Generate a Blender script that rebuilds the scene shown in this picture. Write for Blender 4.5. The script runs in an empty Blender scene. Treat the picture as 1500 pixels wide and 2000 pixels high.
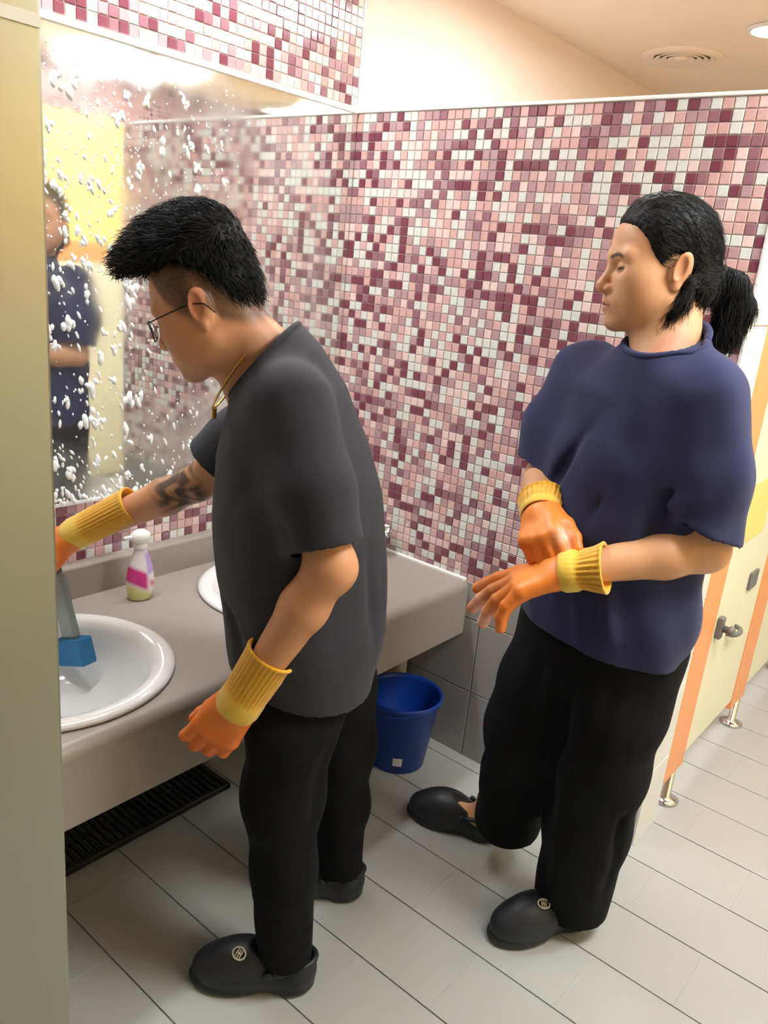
import bpy, bmesh, math, random
import numpy as np
from mathutils import Matrix, Vector

random.seed(7); RNG = np.random.default_rng(7)
scene = bpy.context.scene
COL = scene.collection

# ------------------------------------------------------------------ camera, world, exposure
cam_d = bpy.data.cameras.new('camera'); cam = bpy.data.objects.new('camera', cam_d); COL.objects.link(cam)
cam_d.sensor_width = 36.0; cam_d.sensor_fit = 'AUTO'; cam_d.lens = 28.219
cam_d.clip_start = 0.02; cam_d.clip_end = 60
cam.matrix_world = Matrix(((0.76300981, -0.25886140, 0.59228946, 1.8895),
                           (0.63969651, 0.17090814, -0.74938561, -2.0553),
                           (0.09275992, 0.95067407, 0.29599732, 1.55),
                           (0, 0, 0, 1)))
scene.camera = cam
world = bpy.data.worlds.new('world'); scene.world = world; world.use_nodes = True
world.node_tree.nodes['Background'].inputs[0].default_value = (1.0, 0.96, 0.9, 1)
world.node_tree.nodes['Background'].inputs[1].default_value = 0.02
scene.view_settings.view_transform = 'Standard'
scene.view_settings.look = 'None'
scene.view_settings.gamma = 1.0
scene.view_settings.use_curve_mapping = False
scene.view_settings.exposure = 0.22
scene.cycles.use_denoising = True
scene.cycles.max_bounces = 10
LAMP = 50.0          # brightness of the ceiling panels
LAMP_COL = (0.95, 0.985, 1.0)

# ------------------------------------------------------------------ helpers
def tag(o, label=None, cat=None, group=None, kind=None):
    if label: o['label'] = label
    if cat: o['category'] = cat
    if group: o['group'] = group
    if kind: o['kind'] = kind
    return o

def link(name, me, mat=None, parent=None, loc=None, rotz=None):
    o = bpy.data.objects.new(name, me); COL.objects.link(o)
    if mat is not None and me is not None:
        if len(me.materials) == 0: me.materials.append(mat)
    if parent is not None: o.parent = parent
    if loc is not None: o.location = loc
    if rotz is not None: o.rotation_euler = (0, 0, rotz)
    return o

def empty(name, loc=(0, 0, 0), rotz=0):
    o = bpy.data.objects.new(name, None); COL.objects.link(o)
    o.location = loc; o.rotation_euler = (0, 0, rotz); o.empty_display_size = 0.05
    return o

def bm_mesh(bm, smooth=False, name='m'):
    bmesh.ops.recalc_face_normals(bm, faces=bm.faces)
    me = bpy.data.meshes.new(name); bm.to_mesh(me); bm.free()
    if smooth: me.polygons.foreach_set('use_smooth', [True] * len(me.polygons))
    return me

def add_box(bm, lo, hi, bev=0.0, seg=2):
    lo = Vector(lo); hi = Vector(hi)
    r = bmesh.ops.create_cube(bm, size=1.0)
    vs = r['verts']
    for v in vs:
        v.co = Vector(((v.co.x + .5) * (hi.x - lo.x) + lo.x, (v.co.y + .5) * (hi.y - lo.y) + lo.y, (v.co.z + .5) * (hi.z - lo.z) + lo.z))
    if bev > 0:
        es = list({e for v in vs for e in v.link_edges})
        bmesh.ops.bevel(bm, geom=es, offset=bev, segments=seg, affect='EDGES', profile=0.5)
    return bm

def box(lo, hi, bev=0.0, seg=2):
    bm = bmesh.new(); add_box(bm, lo, hi, bev, seg); return bm_mesh(bm)

def add_lathe(bm, prof, n=32, sx=1.0, sy=1.0, c=(0, 0, 0)):
    rings = []
    for (r, z) in prof:
        rings.append([bm.verts.new((c[0] + sx * r * math.cos(2 * math.pi * i / n), c[1] + sy * r * math.sin(2 * math.pi * i / n), c[2] + z)) for i in range(n)])
    for a, b in zip(rings, rings[1:]):
        for i in range(n):
            j = (i + 1) % n
            bm.faces.new((a[i], a[j], b[j], b[i]))
    return rings

def lathe(prof, n=32, sx=1, sy=1, cap0=True, cap1=True, smooth=True):
    bm = bmesh.new(); r = add_lathe(bm, prof, n, sx, sy)
    if cap0: bm.faces.new(r[0])
    if cap1: bm.faces.new(r[-1])
    return bm_mesh(bm, smooth)

def add_tube(bm, pts, rad, n=10, cap=True):
    pts = [Vector(p) for p in pts]
    rads = rad if isinstance(rad, (list, tuple)) else [rad] * len(pts)
    prev = None; rings = []
    for i, p in enumerate(pts):
        t = (pts[min(i + 1, len(pts) - 1)] - pts[max(i - 1, 0)]).normalized()
        if prev is None:
            a = t.orthogonal().normalized()
        else:
            a = (prev - t * prev.dot(t)).normalized()
        b = t.cross(a); prev = a
        rings.append([bm.verts.new(p + (a * math.cos(2 * math.pi * k / n) + b * math.sin(2 * math.pi * k / n)) * rads[i]) for k in range(n)])
    for r0, r1 in zip(rings, rings[1:]):
        for k in range(n):
            bm.faces.new((r0[k], r0[(k + 1) % n], r1[(k + 1) % n], r1[k]))
    if cap:
        bm.faces.new(rings[0]); bm.faces.new(rings[-1])

def tube(pts, rad, n=10, smooth=True):
    bm = bmesh.new(); add_tube(bm, pts, rad, n); return bm_mesh(bm, smooth)

def bez(p, n=12):
    p = [Vector(q) for q in p]; out = []
    for i in range(n + 1):
        t = i / n; q = list(p)
        while len(q) > 1: q = [a.lerp(b, t) for a, b in zip(q, q[1:])]
        out.append(q[0])
    return out

# ------------------------------------------------------------------ materials
def lin(c):
    return tuple(((x / 255) / 12.92 if x / 255 <= 0.04045 else ((x / 255 + 0.055) / 1.055) ** 2.4) for x in c)

def mat(name, rgb, rough=0.5, metal=0.0, spec=0.5, coat=0.0, var=0.0, vscale=20.0, bump=0.0, bscale=200.0, attr=False, sss=0.0, trans=0.0, sheen=0.0, rvar=0.0, stretch=None):
    m = bpy.data.materials.new(name); m.use_nodes = True
    nt = m.node_tree; b = nt.nodes['Principled BSDF']
    c = lin(rgb) + (1,)
    b.inputs['Base Color'].default_value = c
    b.inputs['Roughness'].default_value = rough
    b.inputs['Metallic'].default_value = metal
    b.inputs['Specular IOR Level'].default_value = spec
    b.inputs['Coat Weight'].default_value = coat
    b.inputs['Transmission Weight'].default_value = trans
    b.inputs['Sheen Weight'].default_value = sheen
    if sss:
        b.inputs['Subsurface Weight'].default_value = sss
        b.inputs['Subsurface Radius'].default_value = (0.012, 0.005, 0.003)
        b.inputs['Subsurface Scale'].default_value = 0.6
    src = None
    if attr:
        a = nt.nodes.new('ShaderNodeAttribute'); a.attribute_name = 'Col'; src = a.outputs['Color']
        nt.links.new(src, b.inputs['Base Color'])
    tc = nt.nodes.new('ShaderNodeTexCoord'); vec = tc.outputs['Object']
    if stretch:
        mp = nt.nodes.new('ShaderNodeMapping'); mp.inputs['Scale'].default_value = stretch
        nt.links.new(vec, mp.inputs['Vector']); vec = mp.outputs['Vector']
    if var:
        n = nt.nodes.new('ShaderNodeTexNoise'); n.inputs['Scale'].default_value = vscale; n.inputs['Detail'].default_value = 4
        nt.links.new(vec, n.inputs['Vector'])
        mr = nt.nodes.new('ShaderNodeMapRange'); mr.inputs[3].default_value = 1 - var; mr.inputs[4].default_value = 1 + var
        nt.links.new(n.outputs['Fac'], mr.inputs[0])
        mx = nt.nodes.new('ShaderNodeMix'); mx.data_type = 'RGBA'; mx.blend_type = 'MULTIPLY'; mx.inputs[0].default_value = 1
        if src is not None: nt.links.new(src, mx.inputs[6])
        else: mx.inputs[6].default_value = c
        nt.links.new(mr.outputs[0], mx.inputs[7]); nt.links.new(mx.outputs[2], b.inputs['Base Color'])
        if rvar:
            m2 = nt.nodes.new('ShaderNodeMapRange'); m2.inputs[3].default_value = rough - rvar; m2.inputs[4].default_value = rough + rvar
            nt.links.new(n.outputs['Fac'], m2.inputs[0]); nt.links.new(m2.outputs[0], b.inputs['Roughness'])
    if bump:
        n2 = nt.nodes.new('ShaderNodeTexNoise'); n2.inputs['Scale'].default_value = bscale; n2.inputs['Detail'].default_value = 3
        nt.links.new(vec, n2.inputs['Vector'])
        bp = nt.nodes.new('ShaderNodeBump'); bp.inputs['Strength'].default_value = bump; bp.inputs['Distance'].default_value = 0.002
        nt.links.new(n2.outputs['Fac'], bp.inputs['Height']); nt.links.new(bp.outputs['Normal'], b.inputs['Normal'])
    return m

def emit(name, rgb, s):
    m = bpy.data.materials.new(name); m.use_nodes = True; nt = m.node_tree
    b = nt.nodes['Principled BSDF']; b.inputs['Base Color'].default_value = (.8, .8, .8, 1)
    b.inputs['Emission Color'].default_value = (*rgb, 1); b.inputs['Emission Strength'].default_value = s
    return m

M = {}
M['peach'] = mat('peach_paint', (247, 231, 219), 0.6, var=.02, vscale=3)
M['ceiling'] = mat('ceiling_paint', (250, 234, 218), 0.5, var=.02, vscale=2)
M['grout'] = mat('white_grout', (232, 224, 220), 0.8, var=.04, vscale=60)
M['floorgrout'] = mat('floor_grout', (112, 108, 102), 0.8, var=.1, vscale=40)
M['floortile'] = mat('floor_tile', (172, 173, 169), 0.32, var=.05, vscale=3.0, rvar=.08, bump=.03, bscale=60)
M['walltile'] = mat('grey_wall_tile', (160, 155, 151), 0.35, var=.05, vscale=6)
M['whitetile'] = mat('white_end_tile', (222, 220, 215), 0.3, var=.03, vscale=5)
mos_rgb = [(124, 64, 80), (150, 104, 116), (182, 146, 152), (212, 170, 165), (230, 202, 196), (218, 218, 212)]
mos_w = [.16, .10, .16, .22, .12, .24]
M['mos'] = [mat('glass_mosaic_%d' % i, c, 0.12, spec=.6, coat=.3, var=.14, vscale=90, bump=.1, bscale=35) for i, c in enumerate(mos_rgb)]
M['counter'] = mat('counter_solid_surface', (158, 149, 141), 0.38, var=.05, vscale=120, bump=.01)
M['ceramic'] = mat('white_ceramic', (240, 241, 240), 0.08, coat=.5)
M['chrome'] = mat('chrome', (205, 205, 205), 0.12, metal=1)
M['steel'] = mat('brushed_stainless', (164, 164, 148), 0.36, metal=1, var=.05, vscale=6, stretch=(1, 1, .15))
M['whitetrim'] = mat('white_silicone', (245, 243, 240), 0.35)
M['orange_lam'] = mat('orange_laminate', (240, 158, 98), 0.35, var=.02)
M['cream_lam'] = mat('cream_laminate', (228, 224, 196), 0.4, var=.02)
M['yellow_lam'] = mat('yellow_panel', (246, 214, 128), 0.4, var=.02)
M['grey_plastic'] = mat('grey_plastic', (110, 110, 106), 0.4)
M['black_plastic'] = mat('black_plastic', (24, 24, 24), 0.45)
M['grate'] = mat('dark_grate_plastic', (26, 25, 20), 0.5, var=.2, vscale=30)
M['bucket'] = mat('blue_plastic', (20, 66, 168), 0.35, var=.04)
M['paper'] = mat('white_sticker', (232, 232, 226), 0.5, var=.05)
M['pvc'] = mat('cream_pvc', (206, 198, 172), 0.4)
M['tee_char'] = mat('charcoal_cotton', (40, 40, 49), 0.9, sheen=.06, var=.06, vscale=500, bump=.25, bscale=900)
M['tee_navy'] = mat('navy_cotton', (37, 42, 82), 0.9, sheen=.06, var=.06, vscale=500, bump=.25, bscale=900)
M['pants'] = mat('black_cotton', (9, 9, 11), 0.92, spec=.25, var=.1, vscale=400, bump=.2, bscale=800)
M['skin'] = mat('skin', (200, 150, 115), 0.45, attr=True, sss=.12, var=.035, vscale=60, bump=.06, bscale=500, spec=.4)
M['hair'] = mat('black_hair', (13, 12, 13), 0.6, spec=.25, var=.3, vscale=60)
M['rubber'] = mat('orange_rubber', (238, 132, 48), 0.45, attr=True, var=.06, vscale=40, bump=.12, bscale=220)
M['knit'] = mat('yellow_knit', (240, 172, 36), 0.85, sheen=.4, attr=True, var=.07, vscale=250, bump=.5, bscale=500)
M['clog'] = mat('black_foam_rubber', (30, 32, 36), 0.5, var=.08, vscale=40, bump=.05, bscale=300)
M['badge'] = mat('cream_metal_badge', (210, 202, 180), 0.35, metal=.3)
M['gold'] = mat('gold', (222, 180, 70), 0.25, metal=1)
M['glassframe'] = mat('dark_metal_frame', (40, 34, 32), 0.3, metal=.6)
M['lens'] = mat('clear_lens', (250, 250, 250), 0.02, trans=1.0)
M['eye'] = mat('eye_white', (225, 218, 212), 0.15)
M['iris'] = mat('dark_iris', (28, 20, 16), 0.1)
M['foam'] = mat('white_foam', (246, 248, 248), 0.7, sss=.2)
M['blue_pad'] = mat('blue_scrub_pad', (46, 118, 170), 0.8, var=.15, vscale=80, bump=.5, bscale=200)
M['grey_clear'] = mat('clear_grey_plastic', (176, 188, 186), 0.3, trans=.55)
M['lightpanel'] = emit('lamp_diffuser', LAMP_COL, LAMP)
M['lamp_stall'] = emit('lamp_diffuser_stall', LAMP_COL, LAMP * .6)
M['lamp_mid'] = emit('lamp_diffuser_mid', LAMP_COL, LAMP * .27)
M['lamp_main'] = emit('lamp_diffuser_main', LAMP_COL, LAMP * .75)
M['lampframe'] = mat('white_lamp_frame', (238, 238, 236), 0.4)

def mirror_material():
    m = bpy.data.materials.new('soapy_mirror'); m.use_nodes = True; nt = m.node_tree
    out = nt.nodes['Material Output']; nt.nodes.remove(nt.nodes['Principled BSDF'])
    tc = nt.nodes.new('ShaderNodeTexCoord')
    g = nt.nodes.new('ShaderNodeBsdfGlossy'); g.inputs['Color'].default_value = (.86, .88, .85, 1)
    d = nt.nodes.new('ShaderNodeBsdfDiffuse'); d.inputs['Color'].default_value = (.86, .87, .86, 1)
    n = nt.nodes.new('ShaderNodeTexNoise'); n.inputs['Scale'].default_value = 4.5; n.inputs['Detail'].default_value = 5
    nt.links.new(tc.outputs['Object'], n.inputs['Vector'])
    r = nt.nodes.new('ShaderNodeMapRange'); r.inputs[1].default_value = .35; r.inputs[2].default_value = .75; r.inputs[3].default_value = .015; r.inputs[4].default_value = .14
    nt.links.new(n.outputs['Fac'], r.inputs[0]); nt.links.new(r.outputs[0], g.inputs['Roughness'])
    # thin soap film, thicker in patches
    n2 = nt.nodes.new('ShaderNodeTexNoise'); n2.inputs['Scale'].default_value = 3.2; n2.inputs['Detail'].default_value = 7; n2.inputs['Roughness'].default_value = .65
    nt.links.new(tc.outputs['Object'], n2.inputs['Vector'])
    r2 = nt.nodes.new('ShaderNodeMapRange'); r2.inputs[1].default_value = .45; r2.inputs[2].default_value = .8; r2.inputs[3].default_value = .04; r2.inputs[4].default_value = .34
    nt.links.new(n2.outputs['Fac'], r2.inputs[0])
    mx = nt.nodes.new('ShaderNodeMixShader')
    nt.links.new(r2.outputs[0], mx.inputs[0]); nt.links.new(g.outputs[0], mx.inputs[1]); nt.links.new(d.outputs[0], mx.inputs[2])
    nt.links.new(mx.outputs[0], out.inputs['Surface'])
    return m
M['mirror'] = mirror_material()

def far_mosaic():
    m = bpy.data.materials.new('far_mosaic'); m.use_nodes = True; nt = m.node_tree; b = nt.nodes['Principled BSDF']
    tc = nt.nodes.new('ShaderNodeTexCoord'); sep = nt.nodes.new('ShaderNodeSeparateXYZ'); cmb = nt.nodes.new('ShaderNodeCombineXYZ')
    nt.links.new(tc.outputs['Object'], sep.inputs[0]); nt.links.new(sep.outputs[1], cmb.inputs[0]); nt.links.new(sep.outputs[2], cmb.inputs[1])
    br = nt.nodes.new('ShaderNodeTexBrick'); br.offset = 0; br.inputs['Scale'].default_value = 1
    br.inputs['Brick Width'].default_value = .0275; br.inputs['Row Height'].default_value = .0275; br.inputs['Mortar Size'].default_value = .0016
    br.inputs['Color1'].default_value = (*lin((110, 50, 66)), 1); br.inputs['Color2'].default_value = (*lin((196, 140, 138)), 1); br.inputs['Mortar'].default_value = (*lin((225, 215, 210)), 1)
    nt.links.new(cmb.outputs[0], br.inputs['Vector']); nt.links.new(br.outputs['Color'], b.inputs['Base Color'])
    b.inputs['Roughness'].default_value = .2
    return m
M['farmos'] = far_mosaic()

# ------------------------------------------------------------------ room: sizes in metres, corner of mirror wall and tiled partition at the origin
W = 2.9; Y0 = -3.3; Y1 = 4.2; H = 2.48
PX = 1.303; PT = 0.16; PH = 1.99     # partition: end, thickness, height
CT = 0.609; CF = 0.64; CB = 0.423    # counter: top, front, apron bottom

def struct(name, me, m, parent=None):
    o = link(name, me, m, parent)
    if parent is None: o['kind'] = 'structure'
    return o

floor = struct('floor', box((-.1, Y0 - .1, -.12), (W + .1, Y1 + .1, -.003)), M['floorgrout'])
ft = box((-.19995, -.0990, -.006), (.19995, .0990, 0.0), .0004, 1)
i = 0
for iy in range(-17, 21):
    for ix in range(0, 7):
        cy = -.053 + .2015 * iy + .10; cx = .30 + .4 * (ix) - .1 - (.2 if iy % 2 else 0)
        if cy < Y0 or cy > Y1 or cx < -.1 or cx > W + .1: continue
        o = link('tile', ft, M['floortile'], floor, (cx, cy, random.uniform(-.0004, 0)))
struct('ceiling', box((-.1, Y0 - .1, H), (W + .1, Y1 + .1, H + .1)), M['ceiling'])
wall_m = struct('wall_mirror_side', box((-.12, Y0, 0), (0, Y1, H)), M['peach'])
wall_f = struct('wall_far', box((-.1, Y1, 0), (W + .1, Y1 + .1, H)), M['peach'])
wall_b = struct('wall_behind', box((-.1, Y0 - .1, 0), (W + .1, Y0, H)), M['walltile'])
wall_o = struct('wall_opposite', box((W, Y0, 0), (W + .1, Y1, H)), M['peach'])
def band(name, z0, z1, m, d):
    return link(name, box((W - d, Y0, z0), (W + .001, Y1, z1)), m, wall_o)
band('cream_panel', 0.0, 1.38, M['cream_lam'], .012)
band('orange_band', 1.38, 1.50, M['orange_lam'], .016)
band('yellow_panel', 1.50, 2.21, M['yellow_lam'], .012)
band('mosaic_band', 2.21, H, M['farmos'], .014)

# tiled partition -----------------------------------------------------------
part = struct('wall_partition', box((0, 0.004, 0), (PX, PT, PH)), M['grout'])
MP = 0.0271; TS = 0.0246; TT = 0.004
tile_me = []
def mosaic_mesh(axis):
    out = []
    for k, m in enumerate(M['mos']):
        bm = bmesh.new(); s = TS / 2
        if axis == 'y': add_box(bm, (-s, -TT, -s), (s, TT, s))
        else: add_box(bm, (-TT, -s, -s), (TT, s, s))
        top = [f for f in bm.faces if (f.normal.y < -.9 if axis == 'y' else f.normal.x > .9)]
        bmesh.ops.bevel(bm, geom=[e for f in top for e in f.edges], offset=.0014, segments=1, affect='EDGES')
        me = bm_mesh(bm); me.materials.append(m); out.append(me)
    return out
mos_y = mosaic_mesh('y'); mos_x = mosaic_mesh('x')

CW = np.array(cam.matrix_world); CPOS = CW[:3, 3]; CR = CW[:3, :3]
def project(P):
    v = (np.asarray(P, float) - CPOS) @ CR
    return 750 + 1567.7 * v[..., 0] / -v[..., 2], 1000 - 1567.7 * v[..., 1] / -v[..., 2], -v[..., 2]

def pick():
    return int(RNG.choice(6, p=mos_w))

def mosaic(parent, axis, cells, meshes, hide):
    """cells: list of (centre, keep height, keep width); the 300 nearest in view become parts, the rest one joined part"""
    cells = [(c, s, pick()) for c, s in cells]
    P = np.array([c for c, s, k in cells]); x, y, d = project(P)
    vis = (x > 0) & (x < 1500) & (y > 0) & (y < 2000) & (d > 0)
    for (x0, y0, x1, y1) in hide: vis &= ~((x > x0) & (x < x1) & (y > y0) & (y < y1))
    order = np.argsort(np.where(vis, d, 1e9))
    near = set(order[:300].tolist())
    for i in near:
        c, s, k = cells[i]
        o = link('mosaic_tile', meshes[k], None, parent, c)
        if s != (1, 1):
            o.scale = (s[0], 1, s[1]) if axis == 'y' else (1, s[0], s[1])
    vs, fs, mi = [], [], []
    base = []
    for me in meshes:
        base.append((np.array([v.co[:] for v in me.vertices]), [tuple(p.vertices) for p in me.polygons]))
    n0 = 0
    for i, (c, s, k) in enumerate(cells):
        if i in near: continue
        v, f = base[k]
        sc = np.array((s[0], 1, s[1])) if axis == 'y' else np.array((1, s[0], s[1]))
        vs.append(v * sc + np.array(c)); fs += [tuple(a + n0 for a in q) for q in f]; mi += [k] * len(f); n0 += len(v)
    me = bpy.data.meshes.new('mosaic_rest'); me.from_pydata(np.concatenate(vs).tolist(), [], fs)
    for m in M['mos']: me.materials.append(m)
    me.polygons.foreach_set('material_index', mi)
    o = link('mosaic_tiles', me, None, parent); o['kind'] = 'stuff'

cells = []
for r in range(51):
    z = PH - .004 - MP * (r + .5)
    for c in range(48):
        cells.append(((.006 + MP * (c + .5) - .002, .004, z), (1, 1)))
mosaic(part, 'y', cells, mos_y, [(1020, 380, 1480, 1300), (420, 600, 720, 1400)])
# top edge trim and grey tiles under the mosaic
link('top_cap', box((0, -.004, PH - .003), (PX + .004, PT, PH + .006), .002), M['whitetrim'], part)
rows = [(0.0, .2345), (.2375, .4845), (.4875, .6055)]
for (za, zb) in rows:
    for xa, xb in ((0.0, .2975), (.3005, .6975), (.7005, 1.0975), (1.1005, PX)):
        link('tile', box((xa, -.004, za), (xb, .006, zb), .0012, 1), M['walltile'], part)
zz = [0.0, .2345, .2375, .4845, .4875, .7345, .7375, .9845, .9875, 1.2345, 1.2375, 1.4845, 1.4875, 1.7345, 1.7375, PH]
for k in range(0, len(zz), 2):
    link('tile', box((PX - .002, -.004, zz[k]), (PX + .006, PT, zz[k + 1]), .0012, 1), M['whitetile'], part)

# mirror wall tiling --------------------------------------------------------
MZ0 = .872; MZ1 = 1.992; BS = .70     # mirror bottom/top, backsplash top
grout_top = link('grout_field', box((-.002, -1.9, MZ1), (.003, 0.0, H)), M['grout'], wall_m)
grout_low = link('grout_field', box((-.002, -1.9, 0), (.003, 0.0, MZ0 + .02)), M['grout'], wall_m)
cells = []
ncol = 68
for c in range(ncol):
    y = -.008 - MP * (c + .5)
    z = MZ1 + .012
    r = 0
    while z + MP < H + .01:
        cells.append(((.003, y, z + MP / 2), (1, 1))); z += MP
    z = MZ0 - .004
    while z - MP > BS - .02:
        cells.append(((.003, y, z - MP / 2), (1, 1))); z -= MP
mosaic(wall_m, 'x', cells, mos_x, [(100, 900, 130, 1100), (400, 380, 720, 1200)])
link('corner_trim', box((.0, -.006, MZ1), (.007, .002, H), .001), M['whitetrim'], wall_m)

# mirror --------------------------------------------------------------------
mir = empty('wall_mirror', (0, -.86, MZ0))
tag(mir, 'wide frameless wall mirror splashed with white cleaning foam', 'mirror')
def at(o, me): # mesh given in world coordinates under an unrotated empty
    me.transform(Matrix.Translation(-o.location)); return me
link('mirror_glass', at(mir, box((.001, -1.72, MZ0), (.008, -.004, MZ1 - .006))), M['mirror'], mir)
link('top_rail', at(mir, box((.001, -1.72, MZ1 - .008), (.014, -.004, MZ1 + .006), .003)), M['whitetrim'], mir)
link('bottom_rail', at(mir, box((.001, -1.72, MZ0 - .006), (.011, -.004, MZ0 + .004), .002)), M['whitetrim'], mir)

def foam_mesh():
    ico = bmesh.new(); bmesh.ops.create_icosphere(ico, subdivisions=2, radius=1)
    bv = np.array([v.co[:] for v in ico.verts]); bf = np.array([[v.index for v in f.verts] for f in ico.faces]); ico.free()
    VV, FF = [], []; n = 0
    def blob(y, z, ry, rz, t, tilt):
        nonlocal n
        v = bv.copy()
        v *= (1 + .18 * np.sin(v[:, [1]] * 5 + RNG.uniform(0, 6)) * np.cos(v[:, [2]] * 4 + RNG.uniform(0, 6)))
        p = np.c_[v[:, 0] * t, v[:, 1] * ry, v[:, 2] * rz]
        c, s = math.cos(tilt), math.sin(tilt)
        p = np.c_[p[:, 0], p[:, 1] * c - p[:, 2] * s, p[:, 1] * s + p[:, 2] * c]
        VV.append(p + [.0082, y, z]); FF.append(bf + n); n += len(v)
    for k in range(430):   # splashes, thickest at the near end of the mirror
        u = RNG.beta(1.1, 2.2); y = -1.16 + .74 * u
        z = RNG.uniform(.9, 1.9)
        if RNG.random() < .35 * u: continue
        s = RNG.choice([.0035, .006, .009, .013], p=[.42, .33, .18, .07])
        blob(y, z, s * .62, s * RNG.uniform(1.0, 2.0), s * .5, RNG.normal(.22, .2))
        if s > .008:
            for q in range(RNG.integers(1, 5)):
                blob(y + RNG.normal(0, s * .9), z + RNG.normal(0, s * 1.3), s * .5, s * .9, s * .45, RNG.normal(.2, .4))
    for k in range(700):   # fine spray
        y = -1.16 + .75 * RNG.beta(1, 1.8); z = RNG.normal(1.72, .16) if RNG.random() < .6 else RNG.uniform(.9, 1.95)
        if z > 1.97 or z < .89: continue
        s = RNG.uniform(.0012, .0026); blob(y, z, s, s * 1.3, s * .6, .2)
    for k in range(110):   # foam gathered on the bottom rail
        y = RNG.uniform(-1.25, -.5); s = RNG.uniform(.003, .009)
        blob(y, MZ0 + RNG.exponential(.014), s * .8, s * RNG.uniform(.8, 2.2), s * .7, RNG.normal(.2, .2))
    v = np.concatenate(VV); f = np.concatenate(FF)
    me = bpy.data.meshes.new('foam'); me.from_pydata(v.tolist(), [], f.tolist()); me.polygons.foreach_set('use_smooth', [True] * len(me.polygons))
    return me
tag(link('cleaning_foam', foam_mesh(), M['foam']), 'white foam splashes and drips clinging to the mirror', 'foam', kind='stuff')

# counter with basins -------------------------------------------------------
SINKS = [(.335, -1.24), (.335, -.49)]
RX, RY = .272, .272
def counter_mesh():
    bm = bmesh.new()
    # top as a grid strip with round holes: angular fans between a square cell and the circle
    def cell(x0, x1, y0, y1, cx, cy):
        n = 64; inner = []; outer = []
        for k in range(n):
            a = 2 * math.pi * k / n; c, s = math.cos(a), math.sin(a)
            inner.append(bm.verts.new((cx + c * (RX - .022), cy + s * (RY - .022), CT)))
            tx = ((x1 - cx) / c if c > 1e-9 else (x0 - cx) / c if c < -1e-9 else 1e9)
            ty = ((y1 - cy) / s if s > 1e-9 else (y0 - cy) / s if s < -1e-9 else 1e9)
            t = min(tx, ty); outer.append(bm.verts.new((cx + c * t, cy + s * t, CT)))
        for k in range(n):
            j = (k + 1) % n
            bm.faces.new((inner[k], outer[k], outer[j], inner[j]))
        # corners
        for (X, Y) in ((x0, y0), (x0, y1), (x1, y0), (x1, y1)):
            best = sorted(outer, key=lambda v: (v.co.x - X) ** 2 + (v.co.y - Y) ** 2)[:2]
            if (best[0].co - Vector((X, Y, CT))).length > 1e-6:
                bm.faces.new((best[0], best[1], bm.verts.new((X, Y, CT))))
    x0, x1 = 0.03, CF - .03
    def quad(xa, xb, ya, yb):
        bm.faces.new([bm.verts.new(p) for p in ((xa, ya, CT), (xb, ya, CT), (xb, yb, CT), (xa, yb, CT))])
    quad(x0, x1, -1.72, -1.615); cell(x0, x1, -1.615, -.865, .335, -1.24); cell(x0, x1, -.865, -.115, .335, -.49); quad(x0, x1, -.115, -.004)
    # rounded nose, apron and underside as a swept profile
    prof = [(x1, CT)] + [(x1 + .03 * math.sin(a), CT - .03 + .03 * math.cos(a)) for a in [math.pi / 12 * k for k in range(1, 7)]] + [(CF, CB + .006), (CF - .006, CB), (CF - .03, CB), (CF - .03, CT - .02)]
    va = [bm.verts.new((x, -1.72, z)) for x, z in prof]; vb = [bm.verts.new((x, -.004, z)) for x, z in prof]
    for k in range(len(prof) - 1): bm.faces.new((va[k], va[k + 1], vb[k + 1], vb[k]))
    bmesh.ops.remove_doubles(bm, verts=bm.verts, dist=1e-5)
    me = bm_mesh(bm)
    me.polygons.foreach_set('use_smooth', [True] * len(me.polygons))
    return me
cnt = empty('vanity_counter', (.32, -.86, 0))
tag(cnt, 'long grey solid-surface vanity counter with deep front apron below the mirror', 'counter')
wt = at(cnt, counter_mesh()); 
o = link('worktop', wt, M['counter'], cnt)
md = o.modifiers.new('es', 'EDGE_SPLIT'); md.split_angle = math.radians(40)
link('backsplash', at(cnt, box((.0, -1.72, CT - .045), (.032, -.004, BS), .006)), M['counter'], cnt)
link('caulk_line', at(cnt, box((.03, -.013, CT - .004), (CF - .012, .001, CT + .007), .002)), M['whitetrim'], cnt)

def sink_mesh():
    prof = [(RX - .004, .001), (RX, .004), (RX - .001, .010), (RX - .012, .0145), (RX - .034, .0135), (RX - .046, .008), (RX - .056, -.006), (RX - .075, -.05), (RX - .11, -.095), (RX - .17, -.124), (.05, -.134), (.024, -.136)]
    bm = bmesh.new(); r = add_lathe(bm, prof, 72); bm.faces.new(r[-1]); return bm_mesh(bm, True)
sm = sink_mesh()
dr = lathe([(.0, .002), (.021, .003), (.024, 0), (.024, -.006)], 24, cap0=False)
labs = ['round white ceramic basin holding the blue scrub pad', 'round white ceramic basin behind the charcoal T-shirt']
for (sx, sy), lb in zip(SINKS, labs):
    b = empty('wash_basin', (sx, sy, CT)); tag(b, lb, 'sink', 'round basins in the counter')
    link('bowl', sm, M['ceramic'], b); link('drain', dr, M['chrome'], b, (0, 0, -.134))
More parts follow.
